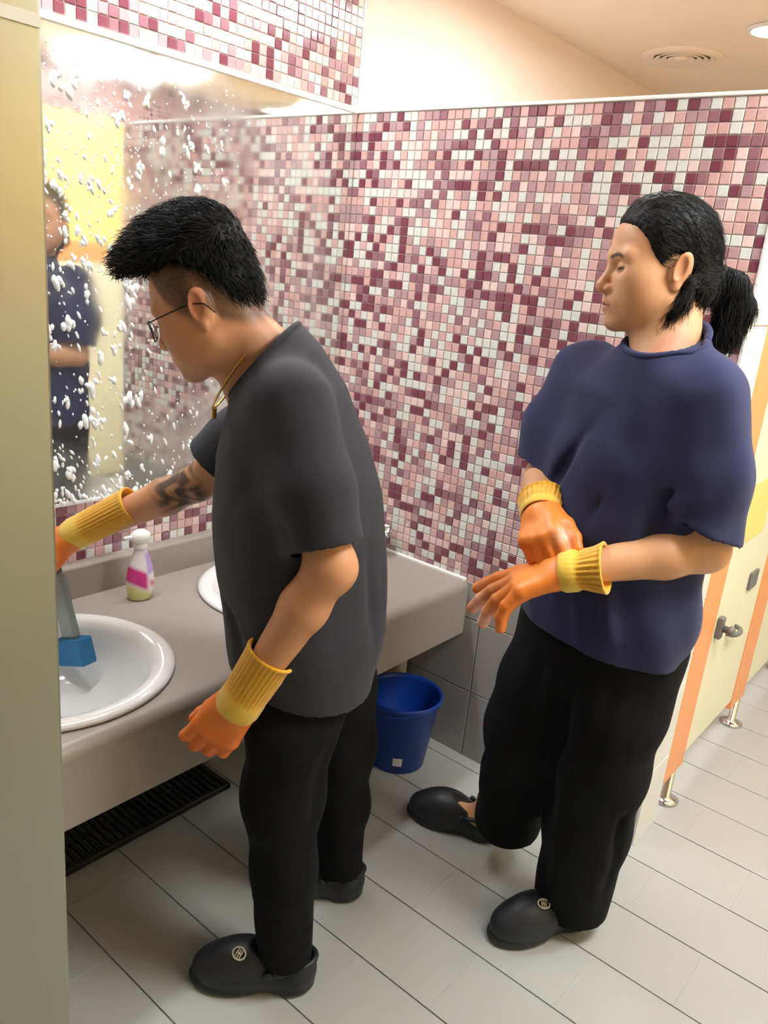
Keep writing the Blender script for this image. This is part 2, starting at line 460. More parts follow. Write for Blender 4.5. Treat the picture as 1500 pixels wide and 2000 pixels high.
# taps at the back of each basin
def tap():
    t = empty('tap', (0, 0, 0))
    link('base', lathe([(.026, 0), (.026, .006), (.021, .012), (.021, .085), (.018, .09)], 20), M['chrome'], t)
    bm = bmesh.new(); add_tube(bm, bez([(0, 0, .07), (.05, 0, .10), (.10, 0, .10), (.125, 0, .075)]), [.016] * 7 + [.013] * 6, 12); link('spout', bm_mesh(bm, True), M['chrome'], t)
    bm = bmesh.new(); add_box(bm, (-.02, -.012, .088), (.06, .012, .1), .004); link('lever', bm_mesh(bm), M['chrome'], t)
    return t
for (sx, sy), lb in zip(SINKS, ['chrome lever tap at the basin being scrubbed', 'chrome lever tap at the basin nearer the mosaic partition']):
    t = tap(); t.location = (.062, sy - .0, CT + .006); t.scale = (.8, .8, .8); tag(t, lb, 'tap', 'counter taps')
# chrome soap dish on the partition
sd = empty('soap_dish', (.275, -.004, .66)); tag(sd, 'small chrome soap dish fixed to the mosaic just above the counter', 'soap dish')
link('wall_plate', box((-.03, -.008, 0), (.03, .001, .045), .003), M['chrome'], sd)
bm = bmesh.new(); add_lathe(bm, [(.0, .008), (.04, .01), (.056, .018), (.062, .034), (.057, .034), (.05, .02), (.0, .014)], 28, 1.05, .72, (.005, -.05, 0)); link('dish', bm_mesh(bm, True), M['chrome'], sd)

# things on and under the counter ------------------------------------------
def bottle():
    b = empty('spray_bottle', (.128, -.868, CT)); tag(b, 'pink and white detergent bottle with white cap standing by the backsplash', 'bottle')
    m = bpy.data.materials.new('bottle_label'); m.use_nodes = True; nt = m.node_tree; bs = nt.nodes['Principled BSDF']; bs.inputs['Roughness'].default_value = .25
    tc = nt.nodes.new('ShaderNodeTexCoord'); sep = nt.nodes.new('ShaderNodeSeparateXYZ'); nt.links.new(tc.outputs['Object'], sep.inputs[0])
    def mask(expr):
        nodes = None
        return nodes
    def step(sock, thr, w=.006):
        r = nt.nodes.new('ShaderNodeMapRange'); r.inputs[1].default_value = thr - w; r.inputs[2].default_value = thr + w; nt.links.new(sock, r.inputs[0]); return r.outputs[0]
    def comb(a, b, op='MULTIPLY'):
        n = nt.nodes.new('ShaderNodeMath'); n.operation = op; nt.links.new(a, n.inputs[0]); nt.links.new(b, n.inputs[1]); return n.outputs[0]
    def inv(a):
        n = nt.nodes.new('ShaderNodeMath'); n.operation = 'SUBTRACT'; n.inputs[0].default_value = 1; nt.links.new(a, n.inputs[1]); return n.outputs[0]
    def mixc(prev, col, fac):
        x = nt.nodes.new('ShaderNodeMix'); x.data_type = 'RGBA'
        nt.links.new(fac, x.inputs[0])
        if isinstance(prev, tuple): x.inputs[6].default_value = (*lin(prev), 1)
        else: nt.links.new(prev, x.inputs[6])
        x.inputs[7].default_value = (*lin(col), 1); return x.outputs[2]
    Y, Z = sep.outputs[1], sep.outputs[2]
    # slanted coordinate so the coloured fields run diagonally over the label
    mz = nt.nodes.new('ShaderNodeMath'); mz.operation = 'MULTIPLY_ADD'; nt.links.new(Y, mz.inputs[0]); mz.inputs[1].default_value = .55; nt.links.new(Z, mz.inputs[2]); Zs = mz.outputs[0]
    c = mixc((238, 232, 236), (226, 222, 150), inv(step(Zs, .028)))
    c = mixc(c, (214, 60, 140), comb(comb(step(Zs, .034), inv(step(Zs, .082))), inv(step(Y, .004))))
    c = mixc(c, (190, 160, 222), comb(comb(step(Z, .075), inv(step(Z, .135))), step(Y, .004)))
    c = mixc(c, (226, 120, 150), comb(comb(step(Zs, .05), inv(step(Zs, .068))), step(Y, .012)))
    nt.links.new(c, bs.inputs['Base Color'])
    prof = [(.026, 0), (.031, .004), (.036, .03), (.0365, .06), (.033, .09), (.026, .118), (.019, .135), (.0155, .143), (.0155, .15)]
    link('body', lathe(prof, 32, .8, 1.08), m, b)
    link('collar', lathe([(.018, .146), (.0195, .15), (.0195, .162), (.016, .166)], 24), M['whitetrim'], b)
    bm = bmesh.new(); add_lathe(bm, [(.0, .164), (.022, .165), (.026, .172), (.024, .186), (.014, .196), (.0, .198)], 24, .9, 1.15)
    add_box(bm, (-.006, -.05, .176), (.006, -.015, .186), .002)
    link('cap', bm_mesh(bm, True), M['paper'], b)
    return b
bottle()

bk = empty('bucket', (.565, -.185, 0)); tag(bk, 'blue plastic bucket with a white sticker standing under the counter end', 'bucket')
link('pail', lathe([(.0, .006), (.086, .006), (.088, 0), (.092, .002), (.121, .245), (.130, .247), (.131, .262), (.126, .266), (.121, .262), (.118, .25), (.089, .014), (.0, .012)], 48, cap0=False, cap1=False), M['bucket'], bk)
def patch(r0, r1, z0, z1, a0, a1, n=8, off=.0012):
    bm = bmesh.new(); g = []
    for k in range(n + 1):
        a = a0 + (a1 - a0) * k / n
        g.append([bm.verts.new(((r + off) * math.cos(a), (r + off) * math.sin(a), z)) for r, z in ((r0, z0), (r1, z1))])
    for p, q in zip(g, g[1:]): bm.faces.new((p[0], q[0], q[1], p[1]))
    r = bmesh.ops.extrude_face_region(bm, geom=bm.faces[:])
    for v in [e for e in r['geom'] if isinstance(e, bmesh.types.BMVert)]: v.co.x *= .99; v.co.y *= .99
    return bm_mesh(bm)
link('sticker', patch(.0955, .0995, .034, .066, math.radians(-62), math.radians(-44)), M['paper'], bk)
bm = bmesh.new(); add_tube(bm, [Vector((.128 * math.cos(a), .128 * math.sin(a), .252 - .03 * math.sin(a - math.radians(150)) )) for a in [math.radians(150 + 180 * k / 16) for k in range(17)]], .003, 6)
link('handle', bm_mesh(bm, True), M['bucket'], bk)

bk.scale = (.96, .96, .94)
dp = empty('drain_pipe', (.43, -.045, 0)); tag(dp, 'cream drain pipe dropping behind the blue bucket', 'pipe')
bm = bmesh.new(); add_tube(bm, [(0, 0, .0), (0, 0, .565)], .028, 20); link('pipe', bm_mesh(bm, True), M['pvc'], dp)
link('coupling', lathe([(.029, .3), (.035, .302), (.035, .35), (.029, .352)], 24, cap0=False, cap1=False), M['pvc'], dp)
link('floor_flange', lathe([(.046, 0), (.044, .008), (.03, .012)], 24), M['pvc'], dp)

gr = empty('floor_grate', (.218, -1.1, 0)); tag(gr, 'dark slatted plastic floor grate lying under the counter', 'grate')
GY0, GY1 = -.42, .42
bm = bmesh.new()
for a, b in (((-.1, GY0, 0), (-.085, GY1, .018)), ((.085, GY0, 0), (.1, GY1, .018)), ((-.1, GY0, 0), (.1, GY0 + .015, .018)), ((-.1, GY1 - .015, 0), (.1, GY1, .018)), ((-.006, GY0, 0), (.006, GY1, .012))): add_box(bm, a, b, .002, 1)
link('frame', bm_mesh(bm), M['grate'], gr)
sl = box((-.086, -.0055, .004), (.086, .0055, .016), .001, 1)
k = GY0 + .028
while k < GY1 - .02:
    link('slat', sl, M['grate'], gr, (0, k, 0)); k += .0205

# stainless panel beside the camera ----------------------------------------
XP = 1.10; YP = -2.0553 + .54 * (1.8895 - XP)
pil = struct('wall_stainless_return', box((XP - .09, -2.45, 0), (XP, YP, H), .004), M['steel'])
link('reflection_strip', box((XP - .001, -2.45, 1.724), (XP + .002, YP - .002, 1.735)), M['whitetrim'], pil)  # bright reflection across the steel, built in as a thin pale strip

# toilet stalls beyond the partition ---------------------------------------
def stall(y0, lb, first):
    s = empty('toilet_stall', (1.292, y0, 0)); tag(s, lb, 'stall', 'orange and cream stalls beyond the partition')
    p = link('pilaster', box((-.014, 0, .115), (.014, .165, 1.97), .003), M['orange_lam'], s)
    ft_ = link('foot', lathe([(.0, 0), (.04, .0), (.042, .006), (.03, .012), (.014, .016), (.013, .116)], 20, cap0=False), M['chrome'], p, (0, .13 if not first else .11, 0))
    d = link('door', box((-.012, .172, .155), (.012, .635, 1.94), .003), M['cream_lam'], s)
    l = link('latch', box((.012, .185, .55), (.03, .215, .62), .004), M['grey_plastic'], d)
    link('knob', lathe([(.011, 0), (.011, .016), (.016, .02), (.016, .03), (.01, .034)], 16), M['grey_plastic'], d, (.03, .2, .585)).rotation_euler = (0, math.pi / 2, 0)
    bm = bmesh.new(); add_tube(bm, bez([(.012, .33, .52), (.05, .33, .52), (.05, .42, .52), (.012, .42, .52)]), .008, 8); link('pull_handle', bm_mesh(bm, True), M['grey_plastic'], d)
    bm = bmesh.new(); add_box(bm, (.012, .45, .64), (.022, .53, .70), .003); link('hinge', bm_mesh(bm), M['grey_plastic'], d)
    link('sign', box((.0115, .25, .84), (.0135, .47, 1.03)), M['yellow_lam'], d)
    link('head_rail', box((-.016, 0, 1.94), (.016, .645, 1.985), .003), M['orange_lam'], s)
    return s
stall(.175, 'orange and cream toilet stall front right beside the mosaic partition end', True)
stall(.82, 'second orange and cream toilet stall front counted from the partition', False)
stall(1.465, 'third orange and cream toilet stall front counted from the partition', False)
stall(2.11, 'fourth orange and cream toilet stall front counted from the partition', False)

# ceiling fixtures ----------------------------------------------------------
def panel(x, y, sx, sy, lb, m=None):
    t = empty('ceiling_light', (x, y, H)); tag(t, lb, 'ceiling light', 'ceiling light panels')
    bm = bmesh.new()
    for a, b in (((-sx / 2 - .03, -sy / 2 - .03, -.03), (sx / 2 + .03, -sy / 2, 0)), ((-sx / 2 - .03, sy / 2, -.03), (sx / 2 + .03, sy / 2 + .03, 0)), ((-sx / 2 - .03, -sy / 2, -.03), (-sx / 2, sy / 2, 0)), ((sx / 2, -sy / 2, -.03), (sx / 2 + .03, sy / 2, 0))): add_box(bm, a, b)
    link('frame', bm_mesh(bm), M['lampframe'], t)
    link('diffuser', box((-sx / 2, -sy / 2, -.022), (sx / 2, sy / 2, -.004)), m or M['lightpanel'], t)
panel(2.38, .76, .6, .6, 'square light panel above the aisle past the partition end', M['lamp_mid'])
panel(2.38, 2.25, .6, .6, 'square light panel above the far stalls', M['lamp_mid'])
panel(2.12, -.38, .6, .6, 'square light panel above the aisle just before the partition end', M['lamp_main'])
panel(.16, -.98, .12, 1.1, 'long narrow light panel on the ceiling close above the mirror')
panel(.74, .50, .4, .4, 'small square light panel above the stall behind the partition', M['lamp_stall'])
dl = empty('downlight', (.80, 1.31, H)); tag(dl, 'round downlight in the ceiling behind the partition', 'downlight')
link('trim_ring', lathe([(.075, 0), (.095, -.001), (.097, -.006), (.08, -.012), (.072, -.004)], 36, cap0=False, cap1=False), M['lampframe'], dl)
link('lens', lathe([(.0, -.004), (.074, -.004), (.074, -.001)], 36, cap0=False), M['lightpanel'], dl)
vt = empty('ceiling_vent', (.365, 1.57, H)); tag(vt, 'round peach ceiling air vent with concentric rings', 'vent')
link('back_plate', lathe([(.0, -.002), (.13, -.002), (.13, 0)], 40, cap0=False), M['grey_plastic'], vt)
for r in (.035, .062, .088, .112):
    link('ring', lathe([(r, -.004), (r + .019, -.016), (r + .021, -.013), (r + .003, -.001)], 40, cap0=False, cap1=False), M['ceiling'], vt)
link('outer_ring', lathe([(.13, -.012), (.165, -.006), (.17, 0), (.13, 0)], 44, cap0=False, cap1=False), M['ceiling'], vt)
link('hub', lathe([(.0, -.016), (.028, -.014), (.032, -.004)], 28, cap0=False, cap1=False), M['ceiling'], vt)
#PEOPLE
# ------------------------------------------------------------------ implicit-surface modelling for the two people
F32 = np.float32
def V3(*a): return np.array(a, dtype=np.float64)
def nrm(v): v = np.asarray(v, float); return v / np.linalg.norm(v)
def rcone(a, b, ra, rb):
    a = np.asarray(a, float); b = np.asarray(b, float); ab = b - a; L2 = max(ab @ ab, 1e-12)
    def f(P):
        q = P - a; t = np.clip(q @ ab / L2, 0, 1)
        return np.linalg.norm(q - t[:, None] * ab, axis=1) - (ra + (rb - ra) * t)
    return f
def chain(pts, rads):
    return [rcone(p, q, r, s) for p, q, r, s in zip(pts, pts[1:], rads, rads[1:])]
def ball(c, r):
    c = np.asarray(c, float)
    return lambda P: np.linalg.norm(P - c, axis=1) - r
def ell(c, r, R=None):
    c = np.asarray(c, float); r = np.asarray(r, float)
    def f(P):
        q = P - c
        if R is not None: q = q @ R      # columns of R are the ellipsoid axes
        k0 = np.linalg.norm(q / r, axis=1); k1 = np.linalg.norm(q / (r * r), axis=1)
        return np.where(k1 < 1e-9, -r.min(), k0 * (k0 - 1) / np.maximum(k1, 1e-9))
    return f
def slab(nodes, k=0.03):
    """smooth chain of elliptic sections; node = (centre, half width along y, half depth along x)"""
    fs = []
    for (c0, w0, d0), (c1, w1, d1) in zip(nodes, nodes[1:]):
        c0 = np.asarray(c0, float); c1 = np.asarray(c1, float); ab = c1 - c0; L2 = ab @ ab
        def f(P, c0=c0, ab=ab, L2=L2, w0=w0, w1=w1, d0=d0, d1=d1):
            q = P - c0; t = np.clip(q @ ab / L2, 0, 1); q = q - t[:, None] * ab
            w = w0 + (w1 - w0) * t; d = d0 + (d1 - d0) * t
            h = np.minimum(w, d)
            rr = np.sqrt((q[:, 0] / d) ** 2 + (q[:, 1] / w) ** 2 + (q[:, 2] / h) ** 2)
            g = np.sqrt((q[:, 0] / d ** 2) ** 2 + (q[:, 1] / w ** 2) ** 2 + (q[:, 2] / h ** 2) ** 2)
            return np.where(g < 1e-6, -h, rr * (rr - 1) / np.maximum(g, 1e-6))
        fs.append(f)
    return su(k, *fs)
def smin(a, b, k):
    h = np.maximum(k - np.abs(a - b), 0) / k
    return np.minimum(a, b) - h * h * k * .25
def su(k, *fs):
    def f(P):
        d = fs[0](P)
        for g in fs[1:]: d = smin(d, g(P), k)
        return d
    return f
def cut(f, g, k=0.004):
    return lambda P: -smin(-f(P), g(P), k)
def half(p, n):
    p = np.asarray(p, float); n = nrm(n)
    return lambda P: (P - p) @ n          # negative behind the plane
def keep(f, g):
    return lambda P: np.maximum(f(P), g(P))
def xf(f, o, Mx, s=1.0):
    o = np.asarray(o, float)
    return lambda P: f(((P - o) @ Mx) / s) * s   # columns of Mx: local axes in parent space
def fold(a, b, w, depth):
    a = np.asarray(a, float); b = np.asarray(b, float); ab = b - a; L2 = ab @ ab
    def f(P):
        q = P - a; t = np.clip(q @ ab / L2, 0, 1)
        dd = ((q - t[:, None] * ab) ** 2).sum(1)
        return 2.0 * depth * np.exp(-dd / (w * w)) * np.sin(np.pi * np.clip(t, .04, .96))
    return f
def with_folds(f, folds, noise=0.0, freq=18.0, seed=0):
    r = np.random.default_rng(seed); dirs = r.normal(size=(7, 3)) * freq; ph = r.uniform(0, 6.28, 7)
    def disp(P):
        d = 0
        for fo in folds: d = d + fo(P)
        if noise:
            n = 0
            for dv, p in zip(dirs, ph): n = n + np.sin(P @ dv + p)
            d = d + noise * n / 7
        return d
    g = lambda P: f(P) - disp(P)
    g.disp = disp
    return g

def polygonise(f, lo, hi, h):
    lo = np.asarray(lo, float); hi = np.asarray(hi, float); B = 8; bs = B * h
    nb = np.ceil((hi - lo) / bs).astype(int)
    g = np.stack(np.meshgrid(*[np.arange(n) for n in nb], indexing='ij'), -1).reshape(-1, 3)
    cen = lo + (g + .5) * bs
    d = f(cen); act = g[np.abs(d) < bs * 1.55]
    o = np.arange(B + 1)
    off = np.stack(np.meshgrid(o, o, o, indexing='ij'), -1).reshape(-1, 3)
    NG = nb * B + 2
    vals = np.empty((len(act), (B + 1) ** 3), F32)
    step = 700
    for s in range(0, len(act), step):
        a = act[s:s + step]
        P = (lo + (a[:, None, :] * B + off[None]) * h).reshape(-1, 3)
        vals[s:s + step] = f(P).reshape(len(a), -1)
    vals = vals.reshape(-1, B + 1, B + 1, B + 1)
    ins = vals < 0
    mixed = ins.reshape(len(act), -1).any(1) & ~ins.reshape(len(act), -1).all(1)
    act = act[mixed]; vals = vals[mixed]; ins = ins[mixed]
    c = [(i, j, k) for i in (0, 1) for j in (0, 1) for k in (0, 1)]
    cnt = sum(ins[:, i:i + B, j:j + B, k:k + B].astype(np.int8) for i, j, k in c)
    bi, ci, cj, ck = np.nonzero((cnt > 0) & (cnt < 8))
    cv = np.stack([vals[bi, ci + i, cj + j, ck + k] for i, j, k in c], 1)
    corner = np.array(c, float)
    acc = np.zeros((len(bi), 3)); num = np.zeros(len(bi))
    for a in range(8):
        for b in range(a + 1, 8):
            if np.abs(corner[a] - corner[b]).sum() != 1: continue
            m = (cv[:, a] < 0) != (cv[:, b] < 0)
            t = cv[m, a] / (cv[m, a] - cv[m, b])
            acc[m] += corner[a] + t[:, None] * (corner[b] - corner[a]); num[m] += 1
    gi = act[bi] * B + np.stack([ci, cj, ck], 1)
    verts = lo + (gi + acc / num[:, None]) * h
    key = (gi[:, 0] * NG[1] + gi[:, 1]) * NG[2] + gi[:, 2]
    od = np.argsort(key); skey = key[od]
    def look(q):
        kk = (q[:, 0] * NG[1] + q[:, 1]) * NG[2] + q[:, 2]
        p = np.clip(np.searchsorted(skey, kk), 0, len(skey) - 1)
        return np.where(skey[p] == kk, od[p], -1)
    quads = []
    for ax in range(3):
        e = [0, 0, 0]; e[ax] = 1
        A = ins[:, :B, :B, :B]; Bb = ins[:, e[0]:B + e[0], e[1]:B + e[1], e[2]:B + e[2]]
        b, i, j, k = np.nonzero(A != Bb)
        gp = act[b] * B + np.stack([i, j, k], 1)
        u = np.zeros(3, int); v = np.zeros(3, int); u[(ax + 1) % 3] = 1; v[(ax + 2) % 3] = 1
        q = np.stack([look(gp - u - v), look(gp - v), look(gp), look(gp - u)], 1)
        fl = ~A[b, i, j, k]; q[fl] = q[fl][:, ::-1]
        quads.append(q[(q >= 0).all(1)])
    return verts, np.concatenate(quads)

def np_mesh(v, q, col=None, name='m'):
    me = bpy.data.meshes.new(name)
    me.vertices.add(len(v)); me.vertices.foreach_set('co', np.ascontiguousarray(v, F32).ravel())
    me.loops.add(q.size); me.loops.foreach_set('vertex_index', np.ascontiguousarray(q, np.int32).ravel())
    n = q.shape[1]
    me.polygons.add(len(q)); me.polygons.foreach_set('loop_start', np.arange(0, q.size, n, dtype=np.int32)); me.polygons.foreach_set('loop_total', np.full(len(q), n, np.int32))
    me.polygons.foreach_set('use_smooth', np.ones(len(q), bool))
    me.update(calc_edges=True); me.validate()
    if col is not None:
        a = me.color_attributes.new('Col', 'FLOAT_COLOR', 'POINT')
        a.data.foreach_set('color', np.c_[col, np.ones(len(col))].astype(F32).ravel())
    return me

def smooth(v, q, it=2, lam=.5):
    e = np.concatenate([q[:, [0, 1]], q[:, [1, 2]], q[:, [2, 3]], q[:, [3, 0]]])
    for _ in range(it):
        acc = np.zeros_like(v); n = np.zeros(len(v))
        for a, b in ((0, 1), (1, 0)):
            for k in range(3): acc[:, k] += np.bincount(e[:, a], v[e[:, b], k], len(v))
            n += np.bincount(e[:, a], minlength=len(v))
        v = v + lam * (acc / n[:, None] - v)
    return v

def sstep(x, a, b):
    t = np.clip((x - a) / (b - a), 0, 1); return t * t * (3 - 2 * t)

# ---- head (x forward, y left, z up, origin between the ears) ----
def head_field(full=0.0, jaw=1.0):
    s1 = lambda f: [f(1), f(-1)]
    f = su(.03, ell((-.004, 0, .036), (.089, .077, .092)), ell((.030, 0, .036), (.066, .064, .074)), ell((.034, 0, -.022), (.058, .058 + full, .066)),
           ell((.034, 0, -.066), (.056, (.047 + full) * jaw, .038)))
    f = su(.018, f, *s1(lambda s: rcone((.002, s * .05, -.05), (.07, s * .016, -.092), .019 + full * .6, .017)), ell((.080, 0, -.093), (.017, .022, .016)))
    f = su(.034, f, *s1(lambda s: ell((.056, s * .040, -.016), (.030, .021 + full, .030))))
    f = su(.03, f, *s1(lambda s: ell((.034, s * .036, -.046), (.042, .024 + full, .042))))
    f = su(.016, f, *s1(lambda s: rcone((.078, s * .046, .026), (.088, s * .008, .024), .011, .012)))
    f = su(.014, f, ell((.078, 0, -.058), (.026, .031, .028)))
    f = cut(f, su(.006, ell((.098, .033, .004), (.014, .018, .0105)), ell((.098, -.033, .004), (.014, .018, .0105))), .016)
    f = su(.008, f, rcone((.090, 0, .014), (.110, 0, -.026), .0075, .0105))
    f = su(.006, f, ball((.1095, 0, -.030), .0118), *s1(lambda s: ell((.098, s * .0135, -.034), (.012, .0085, .0085))))
    f = cut(f, su(.002, ell((.104, .007, -.0405), (.005, .0038, .004)), ell((.104, -.007, -.0405), (.005, .0038, .004))), .003)
    f = su(.004, f, *s1(lambda s: rcone((.086, s * .022, -.0615), (.1005, s * .004, -.0575), .0035, .0055)), *s1(lambda s: rcone((.086, s * .021, -.0655), (.0985, s * .003, -.0695), .0035, .0065)))
    f = cut(f, su(.001, rcone((.085, .024, -.0632), (.108, 0, -.0632), .0012, .0018), rcone((.085, -.024, -.0632), (.108, 0, -.0632), .0012, .0018)), .003)
    f = su(.004, f, *s1(lambda s: ell((.0815, s * .032, .0045), (.0120, .0150, .0110))))     # closed-lid bulge
    for s in (1, -1):                                                                        # eye slit
        f = cut(f, rcone((.094, s * .021, .0005), (.088, s * .047, .0028), .0016, .0012), .002)
        a = nrm((-.16, s * .22, 1)); n = nrm((-.35, s * .9, .1)); n = nrm(n - a * (n @ a)); t = np.cross(a, n)
        R = np.stack([t, n, a], 1)
        ear = ell((-.010, s * .0805, .003), (.0205, .0075, .0325), R)
        ear = cut(ear, ell((-.004, s * .0895, .006), (.0115, .0065, .0215), R), .004)
        ear = su(.004, ear, rcone((.008, s * .077, .004), (.006, s * .077, -.012), .0042, .0045), ell((-.002, s * .0775, -.026), (.009, .005, .0095)))
        f = su(.008, f, ear)
    return f

HR = lambda yaw, pitch, roll=0: np.array((Matrix.Rotation(yaw, 3, 'Z') @ Matrix.Rotation(pitch, 3, 'Y') @ Matrix.Rotation(roll, 3, 'X')))

def head_colour(p, base, stub, brow=True, hairmask=None):
    """p in head space -> linear rgb; natural skin tones: lips, brows, ear and nose blush, shaved hair shadow"""
    c = np.tile(np.array(lin(base)), (len(p), 1))
    x, y, z = p.T; ay = np.abs(y)
    def mixin(col, m):
        nonlocal c
        m = np.clip(m, 0, 1)[:, None]; c = c * (1 - m) + np.array(lin(col)) * m
    mixin((196, 122, 98), .35 * np.exp(-(((x - .1) / .02) ** 2 + ((z + .03) / .015) ** 2 + (ay / .02) ** 2)))
    mixin((198, 118, 92), .4 * sstep(ay, .076, .086))
    lip = np.exp(-(((z + .0632) / .0085) ** 4)) * sstep(x, .082, .092) * (1 - sstep(ay, .019, .025))
    mixin((186, 112, 104), .75 * lip)
    mixin((70, 34, 30), .8 * np.exp(-((z + .0632) / .0016) ** 2) * sstep(x, .084, .09) * (1 - sstep(ay, .021, .025)))
    if brow:
        zb = .0235 + .004 * sstep(ay, .012, .032) - .006 * sstep(ay, .036, .052)
        mixin((30, 24, 22), .88 * np.exp(-((z - zb) / .0042) ** 4) * sstep(ay, .009, .014) * (1 - sstep(ay, .046, .054)) * sstep(x, .05, .06))
    ez = .0005 + (ay - .021) / .026 * .0023
    mixin((24, 18, 16), .9 * np.exp(-((z - ez) / .0036) ** 2) * sstep(ay, .016, .02) * (1 - sstep(ay, .046, .05)) * sstep(x, .06, .07))
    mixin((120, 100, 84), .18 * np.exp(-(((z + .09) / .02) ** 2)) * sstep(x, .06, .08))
    if stub is not None: mixin((22, 19, 18), stub(p))
    return c

# ---- strands ----
def strands(verts, normals, flow, n, length, lift, width, rng, jitter=.25, seg=3):
    idx = rng.choice(len(verts), n); P = verts[idx]; N = normals[idx]
    Fv = flow(P, N) + rng.normal(0, jitter, (n, 3)); Fv -= (Fv * N).sum(1)[:, None] * N * .6
    Fv /= np.linalg.norm(Fv, axis=1)[:, None]
    L = length * rng.uniform(.6, 1.3, n)
    side = np.cross(Fv, N); side /= np.maximum(np.linalg.norm(side, axis=1), 1e-6)[:, None]
    vs, q = [], []
    for k in range(seg + 1):
        t = k / seg
        c = P + N * .0003 + Fv * (L * t)[:, None] + N * (lift * L * (1.6 * t - 1.3 * t * t))[:, None]
        w = width * (1 - .85 * t)
        vs += [c + side * w, c + N * w * .9, c - side * w]
    vs = np.stack(vs, 1)          # n, 3*(seg+1), 3
    m = vs.shape[1]; base = (np.arange(n) * m)[:, None]
    for k in range(seg):
        a = 3 * k
        for i, j in ((0, 1), (1, 2), (2, 0)):
            q.append(base + np.array([[a + i, a + j, a + 3 + j, a + 3 + i]]))
    return vs.reshape(-1, 3), np.concatenate(q)

def vnormals(v, q):
    fn = np.cross(v[q[:, 2]] - v[q[:, 0]], v[q[:, 3]] - v[q[:, 1]])
    n = np.zeros_like(v)
    for k in range(4):
        for a in range(3): n[:, a] += np.bincount(q[:, k], fn[:, a], len(v))
    return n / np.maximum(np.linalg.norm(n, axis=1), 1e-12)[:, None]

# ---- gloves ----
def build_hand(Wp, D, A, N, curls, bends=(1.0, 1.15, .8), spread=.05, thumb=((.02, .35, -.25), .5), s=1.0, r=.0118, palm_len=.086):
    """N: back of the hand; curl = bend per joint in radians towards the palm (-N)"""
    Wp = np.asarray(Wp, float); D = nrm(D); N = nrm(np.asarray(N, float) - D * (np.asarray(N, float) @ D)); A = nrm(np.asarray(A, float) - D * (A @ D) - N * (np.asarray(A, float) @ N))
    pal = []
    offs = (.034, .0115, -.0115, -.033); plen = (.086, .09, .086, .078)
    for o, pl in zip(offs, plen):
        pal.append(rcone(Wp + A * o * .62 * s + D * .004, Wp + D * pl * s + A * o * s, .0165 * s, .0145 * s))
    palm = su(.022, *pal, rcone(Wp - D * .03 * s, Wp + D * .02 * s, .027 * s, .026 * s))
    palm = su(.02, palm, rcone(Wp + D * .02 * s + A * .02 * s - N * .008 * s, Wp + D * .055 * s + A * .034 * s - N * .01 * s, .017 * s, .015 * s))
    fing = []
    lens = ((.044, .026, .022), (.048, .030, .024), (.044, .028, .023), (.036, .021, .020))
    for i, (o, pl, cu) in enumerate(zip(offs, plen, curls)):
        p = Wp + D * pl * s + A * o * s - N * .001
        d0 = nrm(D + A * spread * (1.5 - i)); ang = 0; pts = [p]; rr = [r * 1.14 * s]
        for j, L in enumerate(lens[i]):
            ang += cu * bends[j]
            dd = d0 * math.cos(ang) - N * math.sin(ang)
            p = p + dd * L * s; pts.append(p); rr.append(r * (1.02 - .09 * j) * s * (.93 if i == 3 else 1))
        fing.append(su(.004, *chain(pts, rr)))
    tb, tc = thumb
    p = Wp + D * .022 * s + A * .026 * s - N * .008 * s; pts = [p]; rr = [.0165 * s]
    for j, L in enumerate((.042, .034, .026)):
        v = nrm(D * tb[0] + A * tb[1] + N * tb[2]); tb = (tb[0] + tc * (.55 if j else .2), tb[1] - tc * .45, tb[2] - tc * .12)
        p = p + v * L * s; pts.append(p); rr.append((.0145, .0128, .0108)[j] * s)
    th = su(.006, *chain(pts, rr))
    f = palm
    for g in fing: f = su(.007, f, g)
    return su(.012, f, th)

def cuff_mesh(p0, p1, side, prof, n=96, ribs=26, amp=.0016, oval=.85, cols=None, wave=0.0):
    """knitted cuff swept from p0 (hand) to p1 (arm); prof = [(t, radius, rib weight, colour)] outside then inside"""
    p0 = np.asarray(p0, float); p1 = np.asarray(p1, float); ax = nrm(p1 - p0); L = np.linalg.norm(p1 - p0)
    u = nrm(np.asarray(side, float) - ax * (np.asarray(side, float) @ ax)); w = np.cross(ax, u)
    th = np.arange(n) / n * 2 * np.pi; V = []; Cc = []
    for t, r, rw, c in prof:
        rr = r + rw * amp * np.cos(ribs * th) + wave * rw * np.cos(3 * th + 9 * t)
        V.append(p0 + ax * (t * L) + np.outer(rr * np.cos(th), u) + np.outer(rr * oval * np.sin(th), w))
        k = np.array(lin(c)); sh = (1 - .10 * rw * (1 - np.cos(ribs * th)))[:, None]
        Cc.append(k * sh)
    m = len(prof); q = []
    a = np.arange(n); b = (a + 1) % n
    for i in range(m - 1): q.append(np.stack([i * n + a, i * n + b, (i + 1) * n + b, (i + 1) * n + a], 1))
    return np_mesh(np.concatenate(V), np.concatenate(q), np.concatenate(Cc))

# ---- clogs: x forward, y left, z up, origin on the floor under the ankle ----
def clog_field(mir=1):
    f = su(.03, rcone((-.045, 0, .034), (.05, -.002 * mir, .032), .043, .046), ell((.10, -.006 * mir, .036), (.078, .055, .044)), ell((.06, -.002 * mir, .058), (.075, .048, .047)))
    f = su(.02, f, ell((-.055, 0, .045), (.042, .042, .045)))
    sole = su(.02, ell((.09, -.006 * mir, .012), (.095, .058, .020)), ell((-.04, 0, .012), (.056, .047, .020)), rcone((-.03, 0, .012), (.08, 0, .012), .02, .02))
    f = su(.006, f, sole)
    f = cut(f, su(.02, ell((-.042, 0, .095), (.05, .031, .072)), ell((.0, 0, .115), (.052, .031, .05))), .006)
    return keep(f, lambda P: -P[:, 2])

